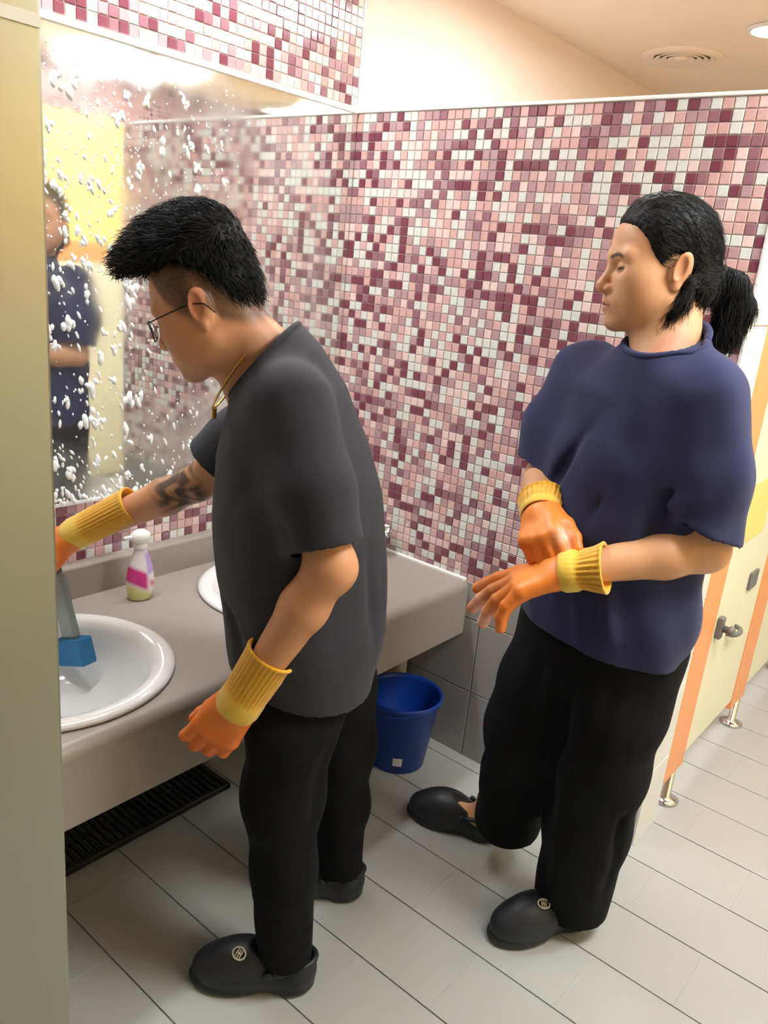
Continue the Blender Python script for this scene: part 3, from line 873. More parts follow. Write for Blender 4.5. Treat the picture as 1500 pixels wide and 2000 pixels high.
def foot_frame(dirxy, pitch=0.0):
    d = nrm((*dirxy, 0)); l = np.cross((0, 0, 1), d)
    Mx = np.stack([d, l, (0, 0, 1)], 1)
    return Mx @ HR(0, pitch)

def add_clog(parent, o, Mx, mir, straps_back=True, pf=None):
    v, q = polygonise(clog_field(mir), (-.12, -.075, -.01), (.2, .075, .12), .003); v = smooth(v, q, 2)
    T = lambda p: np.asarray(p) @ Mx.T + np.asarray(o)
    c = link('clog', np_mesh(T(v), q), M['clog'], parent)
    # heel strap folded over the instep with round rivets
    pts = [T((.004 - .026 * math.sin(a), .046 * math.cos(a) * 1.0, .064 + .036 * math.sin(a))) for a in [math.pi * k / 14 for k in range(15)]] if not straps_back else \
          [T((.004 - .098 * math.sin(a), .047 * math.cos(a), .066 + .012 * math.sin(a))) for a in [math.pi * k / 14 for k in range(15)]]
    link('strap', tube([Vector(p) for p in pts], .0065, 8), M['clog'], c)
    for sgn in (1, -1):
        p0 = T((.006, sgn * .046, .066)); p1 = T((.006, sgn * .055, .066))
        link('rivet', tube([Vector(p0), Vector(p1)], .009, 14), M['clog'], c)
    return c, T
def add_badge(c, T, p, nx, s=1.0):
    """small oval emblem with two raised bars standing on the clog upper"""
    p = np.asarray(p, float); n = nrm(nx); a = nrm(np.cross((0, 0, 1), n)); b = np.cross(n, a)
    bm = bmesh.new()
    ring = [p + a * .013 * s * math.cos(t) + b * .010 * s * math.sin(t) + n * .001 for t in [2 * math.pi * k / 20 for k in range(21)]]
    add_tube(bm, [Vector(T(r)) for r in ring], .0018 * s, 6)
    for k in (-.0045, 0, .0045):
        add_tube(bm, [Vector(T(p + a * k * s - b * .008 * s + n * .001)), Vector(T(p + a * k * s + b * .008 * s + n * .001))], .0015 * s, 6)
    add_tube(bm, [Vector(T(p - a * .006 * s + n * .001)), Vector(T(p + a * .006 * s + n * .001))], .0016 * s, 6)
    link('badge', bm_mesh(bm, True), M['badge'], c)

def join(parts):
    V, Q, Cc = [], [], []; n = 0
    for v, q, c in parts:
        V.append(v); Q.append(q + n); Cc.append(c); n += len(v)
    return np.concatenate(V), np.concatenate(Q), np.concatenate(Cc)

def open_shell(f, cuts, t=.013):
    """cloth: the shell of f, open where one of the cut half-spaces (positive side removed) ends it"""
    def g(P):
        d = f(P); s = np.maximum(d, -(d + t))
        for c in cuts: s = np.maximum(s, c(P))
        return s
    return g
def limb_cut(p, n, r):
    """plane at p with normal n, acting only within radius r of p"""
    p = np.asarray(p, float); n = nrm(n)
    def f(P):
        q = P - p; a = q @ n
        rad = np.linalg.norm(q - a[:, None] * n, axis=1)
        return np.where((rad < r) & (a < .3), a, -1.0)
    return f
ORANGE = (236, 128, 46); ORANGE2 = (240, 150, 58); YEL = (242, 178, 40); YEL2 = (238, 196, 70); WHITE = (242, 238, 232); DIRT = (132, 96, 62)
SKIN_A = (205, 148, 108)

def glove_colour(v, N, Wp, tips, dirt):
    c = np.tile(np.array(lin(ORANGE)), (len(v), 1))
    def mixin(col, m):
        nonlocal c
        m = np.clip(m, 0, 1)[:, None]; c = c * (1 - m) + np.array(lin(col)) * m
    for p, r, col, w in dirt: mixin(col, w * np.exp(-(((v - np.asarray(p)) ** 2).sum(1) / r ** 2)))
    return c

def interp_zb(xs, zs):
    xs = np.array(xs); zs = np.array(zs)
    return lambda x: np.interp(x, xs, zs)

def make_head(parts_out, o, Rm, s, hf, neck, base, stub):
    """head and neck of the body mesh at fine resolution"""
    f = su(.03 , xf(hf, o, Rm, s), *neck)
    lo = np.asarray(o) - .17; hi = np.asarray(o) + .19; lo[2] = o[2] - .24
    f2 = keep(f, lambda P: (o[2] - .225) - P[:, 2])
    v, q = polygonise(f2, lo, hi, .0023); v = smooth(v, q, 1, .4)
    pl = ((v - o) @ Rm) / s
    c = head_colour(pl, base, stub)
    return v, q, c

def make_hair(parent, o, Rm, s, field, flow, n, L, lift, w, seed, lo=(-.24, -.11, -.19), hi=(.16, .11, .21), h=.0032):
    v, q = polygonise(field, lo, hi, h); v = smooth(v, q, 2)
    N = vnormals(v, q)
    rng = np.random.default_rng(seed)
    sv, sq = strands(v, N, flow, n, L, lift, w, rng)
    V = np.concatenate([v, sv]); Q = np.concatenate([q, sq + len(v)])
    V = (V * s) @ Rm.T + np.asarray(o)
    return link('hair', np_mesh(V, Q), M['hair'], parent)

def cloth(name, f, lo, hi, h, m, parent, it=2):
    v, q = polygonise(f, lo, hi, h); v = smooth(v, q, it)
    return link(name, np_mesh(v, q), m, parent)

def add_glove(parent, hf, lo, hi, dirt, cuff, h=.0026):
    v, q = polygonise(hf, lo, hi, h); v = smooth(v, q, 1)
    g = link('glove', np_mesh(v, q, glove_colour(v, None, None, None, dirt)), M['rubber'], parent)
    link('knit_cuff', cuff, M['knit'], g)
    return g

def cuff_prof(r_hand, r_mid, r_rim, band=.3, flare=0.0):
    p = [(-.06, r_hand * .93, 0, ORANGE2), (0, r_hand, 0, YEL2), (.05, r_hand * 1.05, 0, YEL2), (band * .8, r_hand * 1.04, .1, YEL2), (band, r_mid, .6, YEL)]
    for k in range(1, 8):
        t = band + (.93 - band) * k / 7; p.append((t, r_mid + (r_rim - r_mid) * (k / 7) ** 1.5, 1, YEL))
    p += [(.955, r_rim + .003, .5, YEL), (.985, r_rim + .003, .2, YEL), (1.0, r_rim - .0005, .1, YEL), (.98, r_rim - .004, .3, YEL), (.9, r_rim - .0045, .5, YEL), (.6, r_mid - .006, .5, YEL)]
    return p

# ================================================================== person in the charcoal T-shirt
def tee_field(tor, a, b, pa, na, pb, nb):
    return su(.045, tor, keep(a, half(pa, na)), keep(b, half(pb, nb)))
def tee_shell(outer, tor, a, b, cuts, t=.009):
    """hollow cloth: the inside of torso and sleeves is taken out, so hem, neck and sleeve ends are open"""
    def g(P):
        s = np.maximum(outer(P), -(np.minimum(np.minimum(tor(P) + t * 1.6, a(P) + t), b(P) + t) - outer.disp(P)))
        for c in cuts: s = np.maximum(s, c(P))
        return s
    return g

def person_one():
    LOC = (.81, -.93, 0); ANG = math.atan2(-.6, -.8)
    ho = V3(.208, .012, 1.438); hR = HR(math.radians(-6), math.radians(25)); hs = 1.06
    W_L = V3(.083, .2, .722); W_R = V3(.57, -.22, .872)
    shL, elL = V3(.02, .165, 1.295), V3(-.07, .228, 1.03)
    shR, elR = V3(.09, -.165, 1.255), V3(.285, -.212, 1.03)
    # ---- body
    foreL = elL + (W_L - elL) * .28; foreR = elR + (W_R - elR) * .28
    torso = slab([((-.03, 0, .80), .15, .10), ((-.01, 0, 1.0), .14, .105), ((.035, 0, 1.18), .155, .10), ((.06, 0, 1.29), .14, .07)], .05)
    armL = su(.02, *chain([shL, elL, foreL, W_L, W_L + nrm(W_L - elL) * .012], [.05, .0425, .0435, .0285, .02]), ell(elL + V3(-.008, .0, -.004), (.036, .034, .04)))
    armR = su(.02, *chain([shR, elR, foreR, W_R, W_R + nrm(W_R - elR) * .012], [.05, .041, .042, .028, .02]))
    legs = [su(.03, *chain(p, r)) for p, r in ((((-.03, .085, .82), (-.01, .12, .48), (-.035, .15, .09)), (.08, .055, .038)), (((-.04, -.085, .82), (-.1, -.105, .44), (-.118, -.13, .09)), (.08, .055, .038)))]
    feet = [su(.02, rcone((-.05, .152, .045), (.09, .16, .035), .032, .03)), su(.02, rcone((-.14, -.135, .045), (.0, -.135, .035), .032, .03))]
    neck = [rcone(ho + hR @ V3(-.03, 0, -.045), (.085, 0, 1.335), .058, .066), rcone(ho + hR @ V3(.0, 0, -.075), (.13, 0, 1.28), .04, .05)]
    body = su(.03, torso, armL, armR, *legs, *feet, *neck)
    v, q = polygonise(body, (-.26, -.36, 0), (.72, .36, 1.40), .0055); v = smooth(v, q, 1)
    c = np.tile(np.array(lin(SKIN_A)), (len(v), 1))
    # tattoo around the right forearm just below the elbow
    ax = nrm(W_R - elR); t = (v - elR) @ ax; near = np.linalg.norm(v - elR - np.clip(t, 0, .4)[:, None] * ax, axis=1) < .08
    pat = .5 + .5 * np.sin(v[:, 0] * 130 + 2.2 * np.sin(v[:, 2] * 110)) * np.cos(v[:, 2] * 95 + v[:, 1] * 120)
    m = np.where(near, sstep(t, -.035, .0) * (1 - sstep(t, .07, .12)), 0) * (.35 + .55 * sstep(pat, .25, .6))
    c = c * (1 - m[:, None]) + np.array(lin((52, 48, 48))) * m[:, None]
    zb = interp_zb([-.1, -.06, -.03, -.012, .012, .03, .05, .07, .1], [-.06, -.055, -.035, .03, -.02, -.005, .02, .07, .12])
    def stub(p):
        x, y, z = p.T
        side = (.82 * sstep(z - zb(x), -.004, .02) + .17 * sstep(z - zb(x), .015, .06)) * (1 - sstep(np.abs(y), .081, .086) * (z < .04))
        side = side * (1 - sstep(x, .055, .085))
        n = np.random.default_rng(4).uniform(.8, 1.0, len(p))
        return np.clip(.95 * side * n, 0, .96)
    hv = make_head(None, ho, hR, hs, head_field(.004), neck, (208, 150, 112), stub)
    V, Q, Cc = join([(v, q, c), hv])
    P = link('person', np_mesh(V, Q, Cc), M['skin'], None, LOC, ANG)
    tag(P, 'person in charcoal T-shirt, glasses and yellow gloves leaning over the basin', 'person')
    # ---- hair
    hb = interp_zb([-.12, -.09, -.06, -.03, 0, .03, .06, .085, .12], [-.035, -.03, .0, .055, .078, .088, .09, .092, .096])
    base = su(.03, ell((-.004, 0, .036), (.089, .077, .092)), ell((.030, 0, .036), (.066, .064, .074)))
    top = su(.03, ell((.004, 0, .09), (.097, .080, .082)), ell((.078, 0, .122), (.062, .058, .036)), ell((-.03, 0, .11), (.06, .07, .062)), ell((.03, 0, .138), (.062, .06, .038)))
    def hair(Pp):
        z = Pp[:, 2]; m = z - hb(Pp[:, 0])
        t = .006 * sstep(m, 0, .035) - .012 * (1 - sstep(m, -.012, .006))
        d1 = base(Pp) - t
        d2 = np.maximum(top(Pp), (hb(Pp[:, 0]) + .012 - z) * .7)
        d = smin(d1, d2, .02)
        return d - .0016 * np.sin(Pp[:, 1] * 330 + 3 * np.sin(Pp[:, 0] * 60)) * sstep(z, .05, .1)
    def flow(p, N):
        up = sstep(p[:, 2], .07, .13)[:, None]
        return up * np.array([[1.0, 0, .28]]) + (1 - up) * np.array([[-.25, 0, -1.0]])
    make_hair(P, ho, hR, hs, hair, flow, 6500, .021, .5, .0011, 3)
    # ---- glasses
    H = lambda p: Vector(ho + hR @ (np.asarray(p, float) * hs))
    gm = bmesh.new()
    for s in (1, -1):
        add_tube(gm, [H((.112 - .012 * (abs(math.cos(a)) if math.cos(a) * 1 > 0 else 0), s * (.034 + .023 * math.cos(a)), -.002 + .019 * math.sin(a))) for a in [2 * math.pi * k / 28 for k in range(29)]], .0013, 6)
        add_tube(gm, [H((.100, s * .057, .006)), H((.094, s * .071, .009)), H((.05, s * .0775, .011)), H((.005, s * .0835, .012)), H((-.02, s * .086, .004)), H((-.032, s * .082, -.016))], .0013, 6)
    add_tube(gm, [H((.112, .012, .003)), H((.117, 0, .006)), H((.112, -.012, .003))], .0013, 6)
    gl = link('glasses', bm_mesh(gm, True), M['glassframe'], P)
    for s in (1, -1):
        bm = bmesh.new(); ring = []
        for dx in (0, -.0012):
            ring.append([bm.verts.new(H((.112 + dx - .012 * (abs(math.cos(a)) if math.cos(a) > 0 else 0), s * (.034 + .022 * math.cos(a)), -.002 + .018 * math.sin(a)))) for a in [2 * math.pi * k / 24 for k in range(24)]])
        for k in range(24): bm.faces.new((ring[0][k], ring[0][(k + 1) % 24], ring[1][(k + 1) % 24], ring[1][k]))
        bm.faces.new(ring[0]); bm.faces.new(ring[1])
        link('lens', bm_mesh(bm), M['lens'], gl)
    # ---- T-shirt
    tor = slab([((-.02, 0, .62), .205, .148), ((-.012, 0, .82), .205, .152), ((.012, 0, .96), .205, .158), ((.03, 0, 1.07), .205, .158), ((.05, 0, 1.18), .195, .132), ((.062, 0, 1.27), .172, .096), ((.085, 0, 1.335), .10, .075), ((.105, 0, 1.37), .076, .068)], .05)
    slL = su(.03, *chain([shL + V3(.005, -.02, .0), shL * .5 + elL * .5 + V3(-.002, .008, 0), elL + (elL - shL) * .1], [.076, .074, .071]))
    slR = su(.03, *chain([shR + V3(0, .02, .0), shR * .5 + elR * .5, elR + (elR - shR) * .1], [.078, .076, .074]))
    eL = elL + (shL - elL) * .12; eR = elR + (shR - elR) * .22; nL = elL - shL; nR = elR - shR
    sh = tee_field(tor, slL, slR, eL, nL, eR, nR)
    folds = [fold((-.02, .19, 1.22), (-.10, .12, .98), .02, -.010), fold((.06, .19, 1.2), (.13, .12, 1.0), .018, -.009), fold((.10, .16, 1.22), (.17, .05, 1.08), .02, .008),
             fold((-.13, .1, .95), (.02, .2, .80), .022, .009), fold((-.16, .05, .86), (-.02, .2, .74), .018, -.007), fold((.10, .15, .98), (.02, .2, .84), .02, .008), fold((.13, .1, .92), (.08, .19, .76), .02, -.007),
             fold((-.01, .21, 1.27), (-.07, .27, 1.08), .018, .006), fold((.03, .21, 1.22), (-.02, .26, 1.05), .016, -.006), fold((-.12, .0, 1.05), (-.17, .05, .84), .025, .007), fold((.18, 0, 1.1), (.14, .1, .9), .02, .006), fold((-.10, .1, 1.08), (-.16, .1, .8), .02, -.006)]
    sh = with_folds(sh, folds, .016, 18, 1)
    cuts = [half((-.02, 0, .712), (.17, 0, -1)), limb_cut((.125, 0, 1.328), (.78, 0, .62), .16)]
    tee = cloth('t_shirt', tee_shell(sh, tor, keep(slL, half(eL + nrm(nL) * .014, nL)), keep(slR, half(eR + nrm(nR) * .014, nR)), cuts), (-.24, -.32, .62), (.36, .34, 1.45), .0042, M['tee_char'], P)
    n = nrm((.78, 0, .62)); a = V3(0, 1, 0); b = np.cross(n, a)
    sec = []
    for k in range(49):       # ribbed collar band lying on the neck opening
        th = 2 * math.pi * k / 48; dr = math.cos(th) * a + math.sin(th) * b; lo_, hi_ = .03, .16
        for _ in range(24):
            md = (lo_ + hi_) / 2
            if sh((V3(.125, 0, 1.328) + dr * md)[None])[0] < -.003: lo_ = md
            else: hi_ = md
        sec.append(Vector(V3(.125, 0, 1.328) + dr * lo_ - n * .001))
    link('collar', tube(sec, .0062, 8), M['tee_char'], tee)
    # ---- necklace
    nk = []
    for k in range(41):
        th = 2 * math.pi * k / 40; nk.append(Vector(V3(.13, 0, 1.325) + V3(0, .078 * math.sin(th), 0) + nrm((.52, 0, -.85)) * (.105 * math.cos(th) if math.cos(th) > 0 else .07 * math.cos(th)) + V3(.018, 0, .012)))
    nl = link('necklace', tube(nk, .0021, 6), M['gold'], P)
    e = nk[0]; link('pendant', box((e.x - .004, e.y - .008, e.z - .022), (e.x + .003, e.y + .008, e.z), .002), M['gold'], nl)
    # ---- trousers
    tr = su(.05, slab([((-.025, 0, .92), .16, .105), ((-.03, 0, .82), .165, .11), ((-.035, 0, .74), .16, .108)], .05),
            su(.04, *chain([(-.03, .085, .82), (-.005, .112, .64), (.002, .13, .47), (-.012, .142, .30), (-.03, .15, .06)], [.096, .09, .082, .066, .06])),
            su(.04, *chain([(-.04, -.085, .82), (-.075, -.1, .62), (-.1, -.105, .44), (-.11, -.118, .28), (-.118, -.13, .06)], [.096, .088, .076, .062, .058])))
    tf = [fold((.08, .14, .52), (-.06, .19, .44), .02, .009), fold((.07, .16, .42), (-.07, .18, .37), .016, -.008), fold((.05, .17, .33), (-.07, .19, .29), .016, .008), fold((.04, .17, .24), (-.09, .18, .2), .014, .009), fold((.03, .18, .17), (-.1, .18, .13), .013, .009), fold((.03, .17, .2), (-.09, .18, .17), .012, -.008),
          fold((.04, .2, .68), (.06, .17, .48), .022, .007), fold((-.09, .15, .66), (-.06, .18, .42), .022, -.007), fold((-.05, -.1, .2), (-.18, -.1, .17), .014, .008), fold((-.05, -.1, .3), (-.18, -.1, .33), .016, .007)]
    tr = with_folds(tr, tf, .008, 22, 5)
    cloth('trousers', open_shell(tr, [half((0, 0, .90), (0, 0, 1)), limb_cut((-.03, .15, .075), (0, 0, -1), .12), limb_cut((-.118, -.13, .075), (0, 0, -1), .12)]), (-.26, -.24, .03), (.14, .25, .96), .0045, M['pants'], P)
    # ---- gloves
    D = nrm((.54, -.02, -.84)); N = nrm((.06, 1, .05))
    hl = build_hand(W_L, D, np.cross(D, N), N, (.42, .46, .5, .54), bends=(.5, 1.2, 1.1), spread=.05, thumb=((.95, .22, -.35), .05), s=1.06, r=.0122)
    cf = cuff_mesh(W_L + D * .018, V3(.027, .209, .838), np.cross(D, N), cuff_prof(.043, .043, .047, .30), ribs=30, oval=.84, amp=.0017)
    lo = W_L + V3(-.09, -.13, -.21); hi = W_L + V3(.20, .08, .06)
    add_glove(P, keep(hl, half(W_L - D * .0, -D)), lo, hi, [(W_L + D * .12, .05, (222, 106, 44), .5), (W_L + D * .16 + V3(0, -.02, 0), .03, (150, 84, 50), .4)], cf)
    D = nrm((.80, -.03, -.34)); N = nrm((.32, .25, .9))
    hr = build_hand(W_R, D, np.cross(N, D), N, (.62, .66, .7, .74), spread=.02, thumb=((.7, .55, -.4), .25), s=1.06, r=.0122)
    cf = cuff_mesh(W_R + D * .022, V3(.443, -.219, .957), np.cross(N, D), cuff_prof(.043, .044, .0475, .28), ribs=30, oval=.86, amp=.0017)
    add_glove(P, keep(hr, half(W_R, -D)), W_R + V3(-.06, -.11, -.17), W_R + V3(.24, .12, .1), [(W_R + D * .1, .05, (226, 116, 44), .5)], cf)
    # ---- clogs
    c, T = add_clog(P, V3(-.005, .155, 0), foot_frame((.995, .09)), 1); add_badge(c, T, (.072, .026, .1005), (.3, .45, .85), 1.2)
    add_clog(P, V3(-.09, -.135, 0), foot_frame((1, -.02)), -1)
    return P

# ================================================================== person in the navy T-shirt
def person_two():
    LOC = (1.22, -.40, 0); ANG = math.atan2(-.98, -.2)
    ho = V3(.0, .012, 1.582); hR = HR(math.radians(-37), math.radians(3), math.radians(2)); hs = 1.06
    W_L = V3(.222, .074, .998); W_R = V3(.185, -.05, 1.088)
    shL, elL = V3(.03, .185, 1.358), V3(.0, .232, 1.062)
    shR, elR = V3(-.015, -.14, 1.355), V3(.02, -.185, 1.10)
    foreL = elL + (W_L - elL) * .3; foreR = elR + (W_R - elR) * .3
    torso = slab([((-.0, .03, .82), .15, .10), ((-.0, .03, 1.02), .145, .10), ((.0, .03, 1.2), .155, .095), ((.0, .03, 1.34), .13, .07)], .05)
    armL = su(.02, *chain([shL, elL, foreL, W_L, W_L + nrm(W_L - elL) * .012], [.05, .045, .046, .030, .02]))
    armR = su(.02, *chain([shR, elR, foreR, W_R, W_R + nrm(W_R - elR) * .012], [.05, .043, .044, .030, .02]))
    ankR = V3(-.055, -.262, .085)
    legs = [su(.03, *chain(p, r)) for p, r in ((((0, .11, .8), (.03, .1, .48), (-.015, .08, .09)), (.08, .055, .038)), (((0, -.06, .8), (.05, -.1, .47), ankR), (.08, .055, .038)))]
    fd = nrm((.456, -.89, 0))
    feet = [rcone((-.03, .08, .045), (.1, .06, .035), .034, .03), rcone(ankR + V3(0, 0, -.035), ankR + fd * .13 + V3(0, 0, -.045), .038, .032)]
    neck = [rcone(ho + hR @ V3(-.028, 0, -.045), (.0, .066, 1.41), .06, .064), rcone(ho + hR @ V3(.0, 0, -.08), (.035, .06, 1.40), .042, .05)]
    body = su(.03, torso, armL, armR, *legs, *feet, *neck)
    v, q = polygonise(body, (-.2, -.46, 0), (.36, .36, 1.50), .0055); v = smooth(v, q, 1)
    c = np.tile(np.array(lin((214, 162, 122))), (len(v), 1))
    hv = make_head(None, ho, hR, hs, head_field(.007, 1.02), neck, (214, 160, 120), None)
    V, Q, Cc = join([(v, q, c), hv])
    P = link('person', np_mesh(V, Q, Cc), M['skin'], None, LOC, ANG)
    tag(P, 'person with ponytail in navy T-shirt and wide black trousers pulling on gloves', 'person')
    # ---- hair drawn back into a ponytail
    hb = interp_zb([-.13, -.10, -.06, -.045, -.034, -.02, .0, .015, .028, .040, .055, .07, .10], [-.07, -.068, -.062, -.035, .0, .026, .034, .028, .006, .022, .054, .076, .094])
    base = su(.03, ell((-.004, 0, .036), (.089, .077, .092)), ell((.030, 0, .036), (.066, .064, .074)), ell((-.04, 0, -.03), (.06, .058, .05)))
    tail = su(.02, *chain([(-.082, .004, -.008), (-.108, .004, .0), (-.138, .004, -.02), (-.152, .004, -.06), (-.142, .003, -.102), (-.116, .002, -.135)], [.016, .014, .026, .03, .024, .006]))
    lock = su(.01, *chain([(-.03, .076, -.018), (-.022, .074, -.052), (-.002, .064, -.082), (.016, .058, -.094)], [.012, .012, .009, .003]), *chain([(-.03, -.076, -.018), (-.022, -.074, -.052), (-.002, -.064, -.082)], [.012, .011, .004]))
    def hair(Pp):
        m = Pp[:, 2] - hb(Pp[:, 0])
        t = (.004 * sstep(m, -.004, .01) + .008 * sstep(m, .0, .07)) * (1 + .3 * sstep(Pp[:, 2], .06, .12)) - .012 * (1 - sstep(m, -.012, .002))
        d = base(Pp) - t
        d = d - .0004 * np.sin(np.arctan2(Pp[:, 1], Pp[:, 2] - .0) * 46 + 12 * Pp[:, 0])
        d = smin(d, tail(Pp) - .002 * np.sin(Pp[:, 1] * 420 + Pp[:, 0] * 160), .012)
        return smin(d, lock(Pp), .008)
    tie = np.array([-.095, .0, .0])
    def flow(p, N):
        d = tie - p; far = (p[:, 0] < -.1)[:, None]
        lk = ((np.abs(p[:, 1]) > .05) & (p[:, 2] < -.03))[:, None]
        d = np.where(far, np.array([[.12, 0, -1.0]]), d / np.linalg.norm(d, axis=1)[:, None])
        return np.where(lk, np.array([[.35, 0, -1.0]]), d)
    make_hair(P, ho, hR, hs, hair, flow, 11000, .034, .2, .0008, 11)
    H = lambda p: Vector(ho + hR @ (np.asarray(p, float) * hs))
    link('hair_tie', tube([H((-.096 + .004 * math.sin(a), .004 + .017 * math.cos(a), -.003 + .017 * math.sin(a))) for a in [2 * math.pi * k / 20 for k in range(21)]], .004, 8), M['pants'], P)
    # ---- T-shirt
    cc = V3(.012, .06, 1.458); nc = nrm((.42, -.04, .9))
    tor = slab([((.01, .03, .70), .195, .138), ((.008, .03, .88), .198, .138), ((.008, .03, 1.05), .198, .136), ((.008, .03, 1.2), .195, .126), ((.008, .03, 1.32), .178, .10), ((.006, .05, 1.385), .105, .078), ((.002, .062, 1.43), .072, .068), ((.0, .062, 1.50), .066, .064)], .04)
    slL = su(.03, *chain([shL + V3(0, -.01, .0), shL * .5 + elL * .5 + V3(0, .008, 0), elL + (elL - shL) * .1 + V3(.02, -.01, 0)], [.083, .080, .078]))
    slR = su(.03, *chain([shR + V3(0, .01, .0), shR * .5 + elR * .5 + V3(0, -.006, 0), elR + (elR - shR) * .1], [.08, .077, .072]))
    eL = V3(.03, .213, 1.112); eR = V3(.04, -.166, 1.145)
    nL = V3(.10, -.28, -1); nR = V3(.10, .0, -1)
    sh = tee_field(tor, slL, slR, eL, nL, eR, nR)
    folds = [fold((.11, .02, 1.30), (.12, -.13, 1.02), .02, -.011), fold((.11, .06, 1.28), (.13, -.05, .98), .02, .010), fold((.1, .11, 1.28), (.14, .02, 1.0), .018, -.010), fold((.08, .16, 1.30), (.13, .10, 1.02), .02, .010), fold((.07, .2, 1.25), (.11, .15, 1.05), .016, -.010),
             fold((.14, .1, 1.0), (.14, .16, .82), .02, .008), fold((.14, .0, .98), (.15, .05, .80), .02, -.008), fold((.1, -.1, 1.0), (.13, -.05, .8), .02, .007), fold((.08, .24, 1.18), (.1, .16, 1.14), .012, .009), fold((.09, .27, 1.15), (.1, .17, 1.11), .010, -.007), fold((.02, .28, 1.3), (.06, .27, 1.12), .02, .006), fold((.05, -.2, 1.25), (.08, -.16, 1.1), .016, .007)]
    sh = with_folds(sh, folds, .02, 18, 2)
    cuts = [half((0, .03, .80), (.0, -.06, -1)), limb_cut(cc, nc, .11)]
    tee = cloth('t_shirt', tee_shell(sh, tor, keep(slL, half(eL + nrm(nL) * .014, nL)), keep(slR, half(eR + nrm(nR) * .014, nR)), cuts), (-.2, -.3, .70), (.24, .38, 1.55), .0042, M['tee_navy'], P)
    n = nc; a = nrm(np.cross(n, (1, 0, 0))); b = np.cross(n, a)
    sec = []
    for k in range(49):
        th = 2 * math.pi * k / 48; dr = math.cos(th) * a + math.sin(th) * b; lo_, hi_ = .03, .105
        for _ in range(24):
            md = (lo_ + hi_) / 2
            if sh((cc + dr * md)[None])[0] < -.003: lo_ = md
            else: hi_ = md
        sec.append(Vector(cc + dr * lo_ - n * .001))
    link('collar', tube(sec, .0075, 8), M['tee_navy'], tee)
    # ---- wide trousers
    tr = su(.05, slab([((0, .03, .92), .165, .118), ((-.0, .03, .8), .175, .125), ((.0, .03, .72), .165, .12)], .05),
            su(.04, *chain([(.0, .11, .8), (.015, .112, .64), (.025, .108, .5), (.005, .095, .3), (-.02, .078, .02)], [.112, .11, .106, .098, .088])),
            su(.04, *chain([(.0, -.05, .8), (.03, -.075, .62), (.045, -.095, .48), (.0, -.13, .30), (-.035, -.175, .06)], [.112, .105, .10, .096, .088])))
    tf = [fold((.12, .13, .78), (.12, .09, .3), .018, .010), fold((.12, .08, .76), (.09, .03, .2), .016, -.010), fold((.1, .17, .7), (.05, .14, .2), .018, .009), fold((.12, -.04, .76), (.1, -.12, .3), .018, .010), fold((.11, -.1, .7), (.06, -.2, .25), .016, -.009), fold((.13, .02, .78), (.1, -.03, .4), .016, .008), fold((.06, .2, .72), (.0, .17, .1), .018, -.008), fold((.1, .1, .3), (.07, .08, .06), .014, .008)]
    tr = with_folds(tr, tf, .008, 20, 8)
    cloth('trousers', open_shell(tr, [half((0, 0, .90), (0, 0, 1)), limb_cut((-.02, .08, .052), (-.1, 0, -1), .14), limb_cut((-.028, -.165, .125), (-.12, -.18, -1), .13)]), (-.2, -.32, .02), (.2, .27, .96), .0045, M['pants'], P)
    # ---- gloves
    D = nrm((.50, -.72, -.46)); N = nrm((.30, -.10, .95)); A = np.cross(D, N)
    hl = build_hand(W_L, D, A, N, (.10, .18, .28, .38), spread=.16, thumb=((.95, .36, -.1), .03), s=1.22, r=.0125)
    pr = cuff_prof(.0475, .045, .056, .42); 
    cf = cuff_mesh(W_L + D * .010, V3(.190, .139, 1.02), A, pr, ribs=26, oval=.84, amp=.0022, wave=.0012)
    tips = []
    kn = W_L + D * .1
    dirt = [(W_L + D * .155 - N * .012, .045, DIRT, .6), (W_L + D * .21 + A * .03, .026, (226, 190, 160), .7), (W_L + D * .20 - A * .01 - N * .045, .028, WHITE, .6), (W_L + D * .165 - A * .04 - N * .06, .02, WHITE, .6), (W_L + D * .05, .05, ORANGE2, .7)]
    add_glove(P, keep(hl, half(W_L - D * .006, -D)), W_L + V3(-.12, -.28, -.26), W_L + V3(.2, .06, .1), dirt, cf)
    D = nrm((.62, .62, -.48)); N = nrm((.35, -.45, .82)); A = np.cross(N, D)
    hr = build_hand(W_R, D, A, N, (.80, .82, .85, .9), spread=.02, thumb=((.72, .5, -.25), .5), s=1.04, r=.0125)
    pr = cuff_prof(.043, .046, .05, .35)
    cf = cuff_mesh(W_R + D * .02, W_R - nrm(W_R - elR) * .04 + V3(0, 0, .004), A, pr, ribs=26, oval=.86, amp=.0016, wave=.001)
    add_glove(P, keep(hr, half(W_R, -D)), W_R + V3(-.08, -.13, -.19), W_R + V3(.2, .2, .1), [(W_R + D * .09 + A * .05 - N * .01, .016, WHITE, .9), (W_R + D * .06, .05, ORANGE2, .6)], cf)
    # ---- clogs
    c, T = add_clog(P, V3(.03, .07, 0), foot_frame((.965, -.26)), 1); add_badge(c, T, (.06, .024, .1035), (.2, .4, .88), 1.1)
    add_clog(P, V3(-.035, -.31, 0), foot_frame((fd[0], fd[1])), -1)
    return P

p1 = person_one()
p2 = person_two()

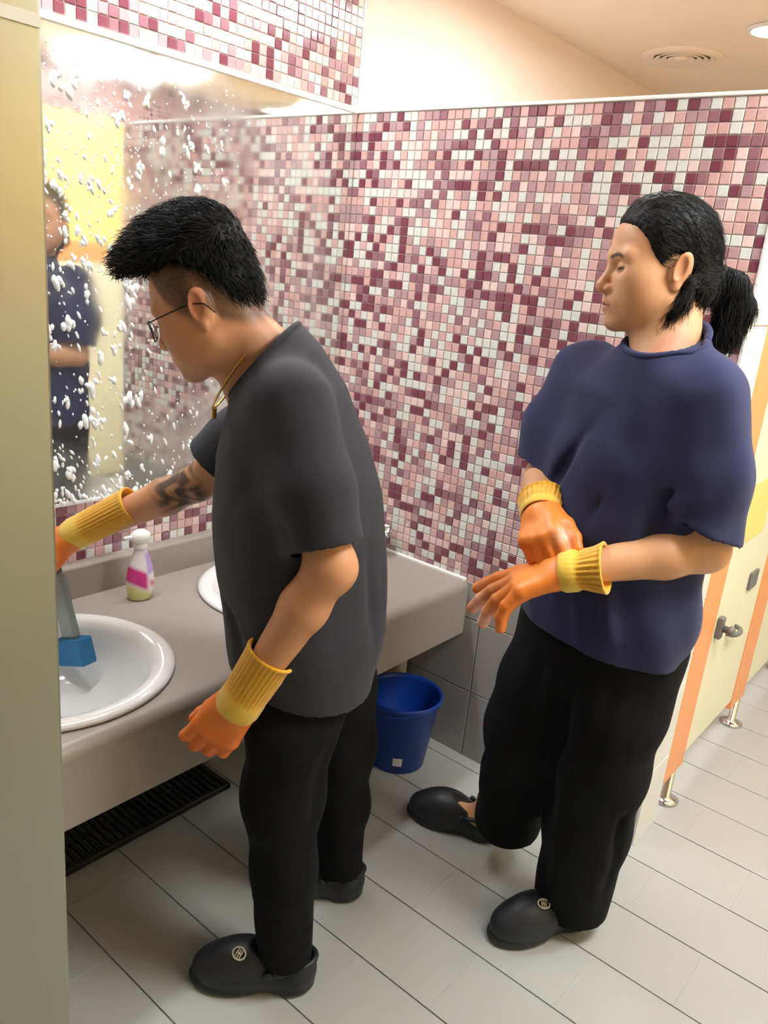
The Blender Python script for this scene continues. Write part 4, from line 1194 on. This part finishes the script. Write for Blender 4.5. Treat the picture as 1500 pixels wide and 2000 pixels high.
# scrub brush hanging from the reaching hand down into the basin
sp = empty('scrub_brush', (.243, -1.128, .575)); tag(sp, 'scrub brush with clear grey handle and blue pad held over the near basin', 'brush')
def oriented(lo, hi, bev, Rm):
    me = box(lo, hi, bev, 3); me.transform(Rm.to_4x4()); return me
ax = Vector((.165, -1.142, .825)) - Vector((.243, -1.128, .575)); rq = ax.to_track_quat('Z', 'Y').to_matrix()
link('pad', oriented((-.022, -.048, -.03), (.022, .048, .038), .006, rq), M['blue_pad'], sp)
link('handle', oriented((-.010, -.026, .036), (.010, .026, .2), .008, rq), M['grey_clear'], sp)
link('grip', oriented((-.012, -.014, .195), (.012, .014, .30), .008, rq), M['grey_plastic'], sp)
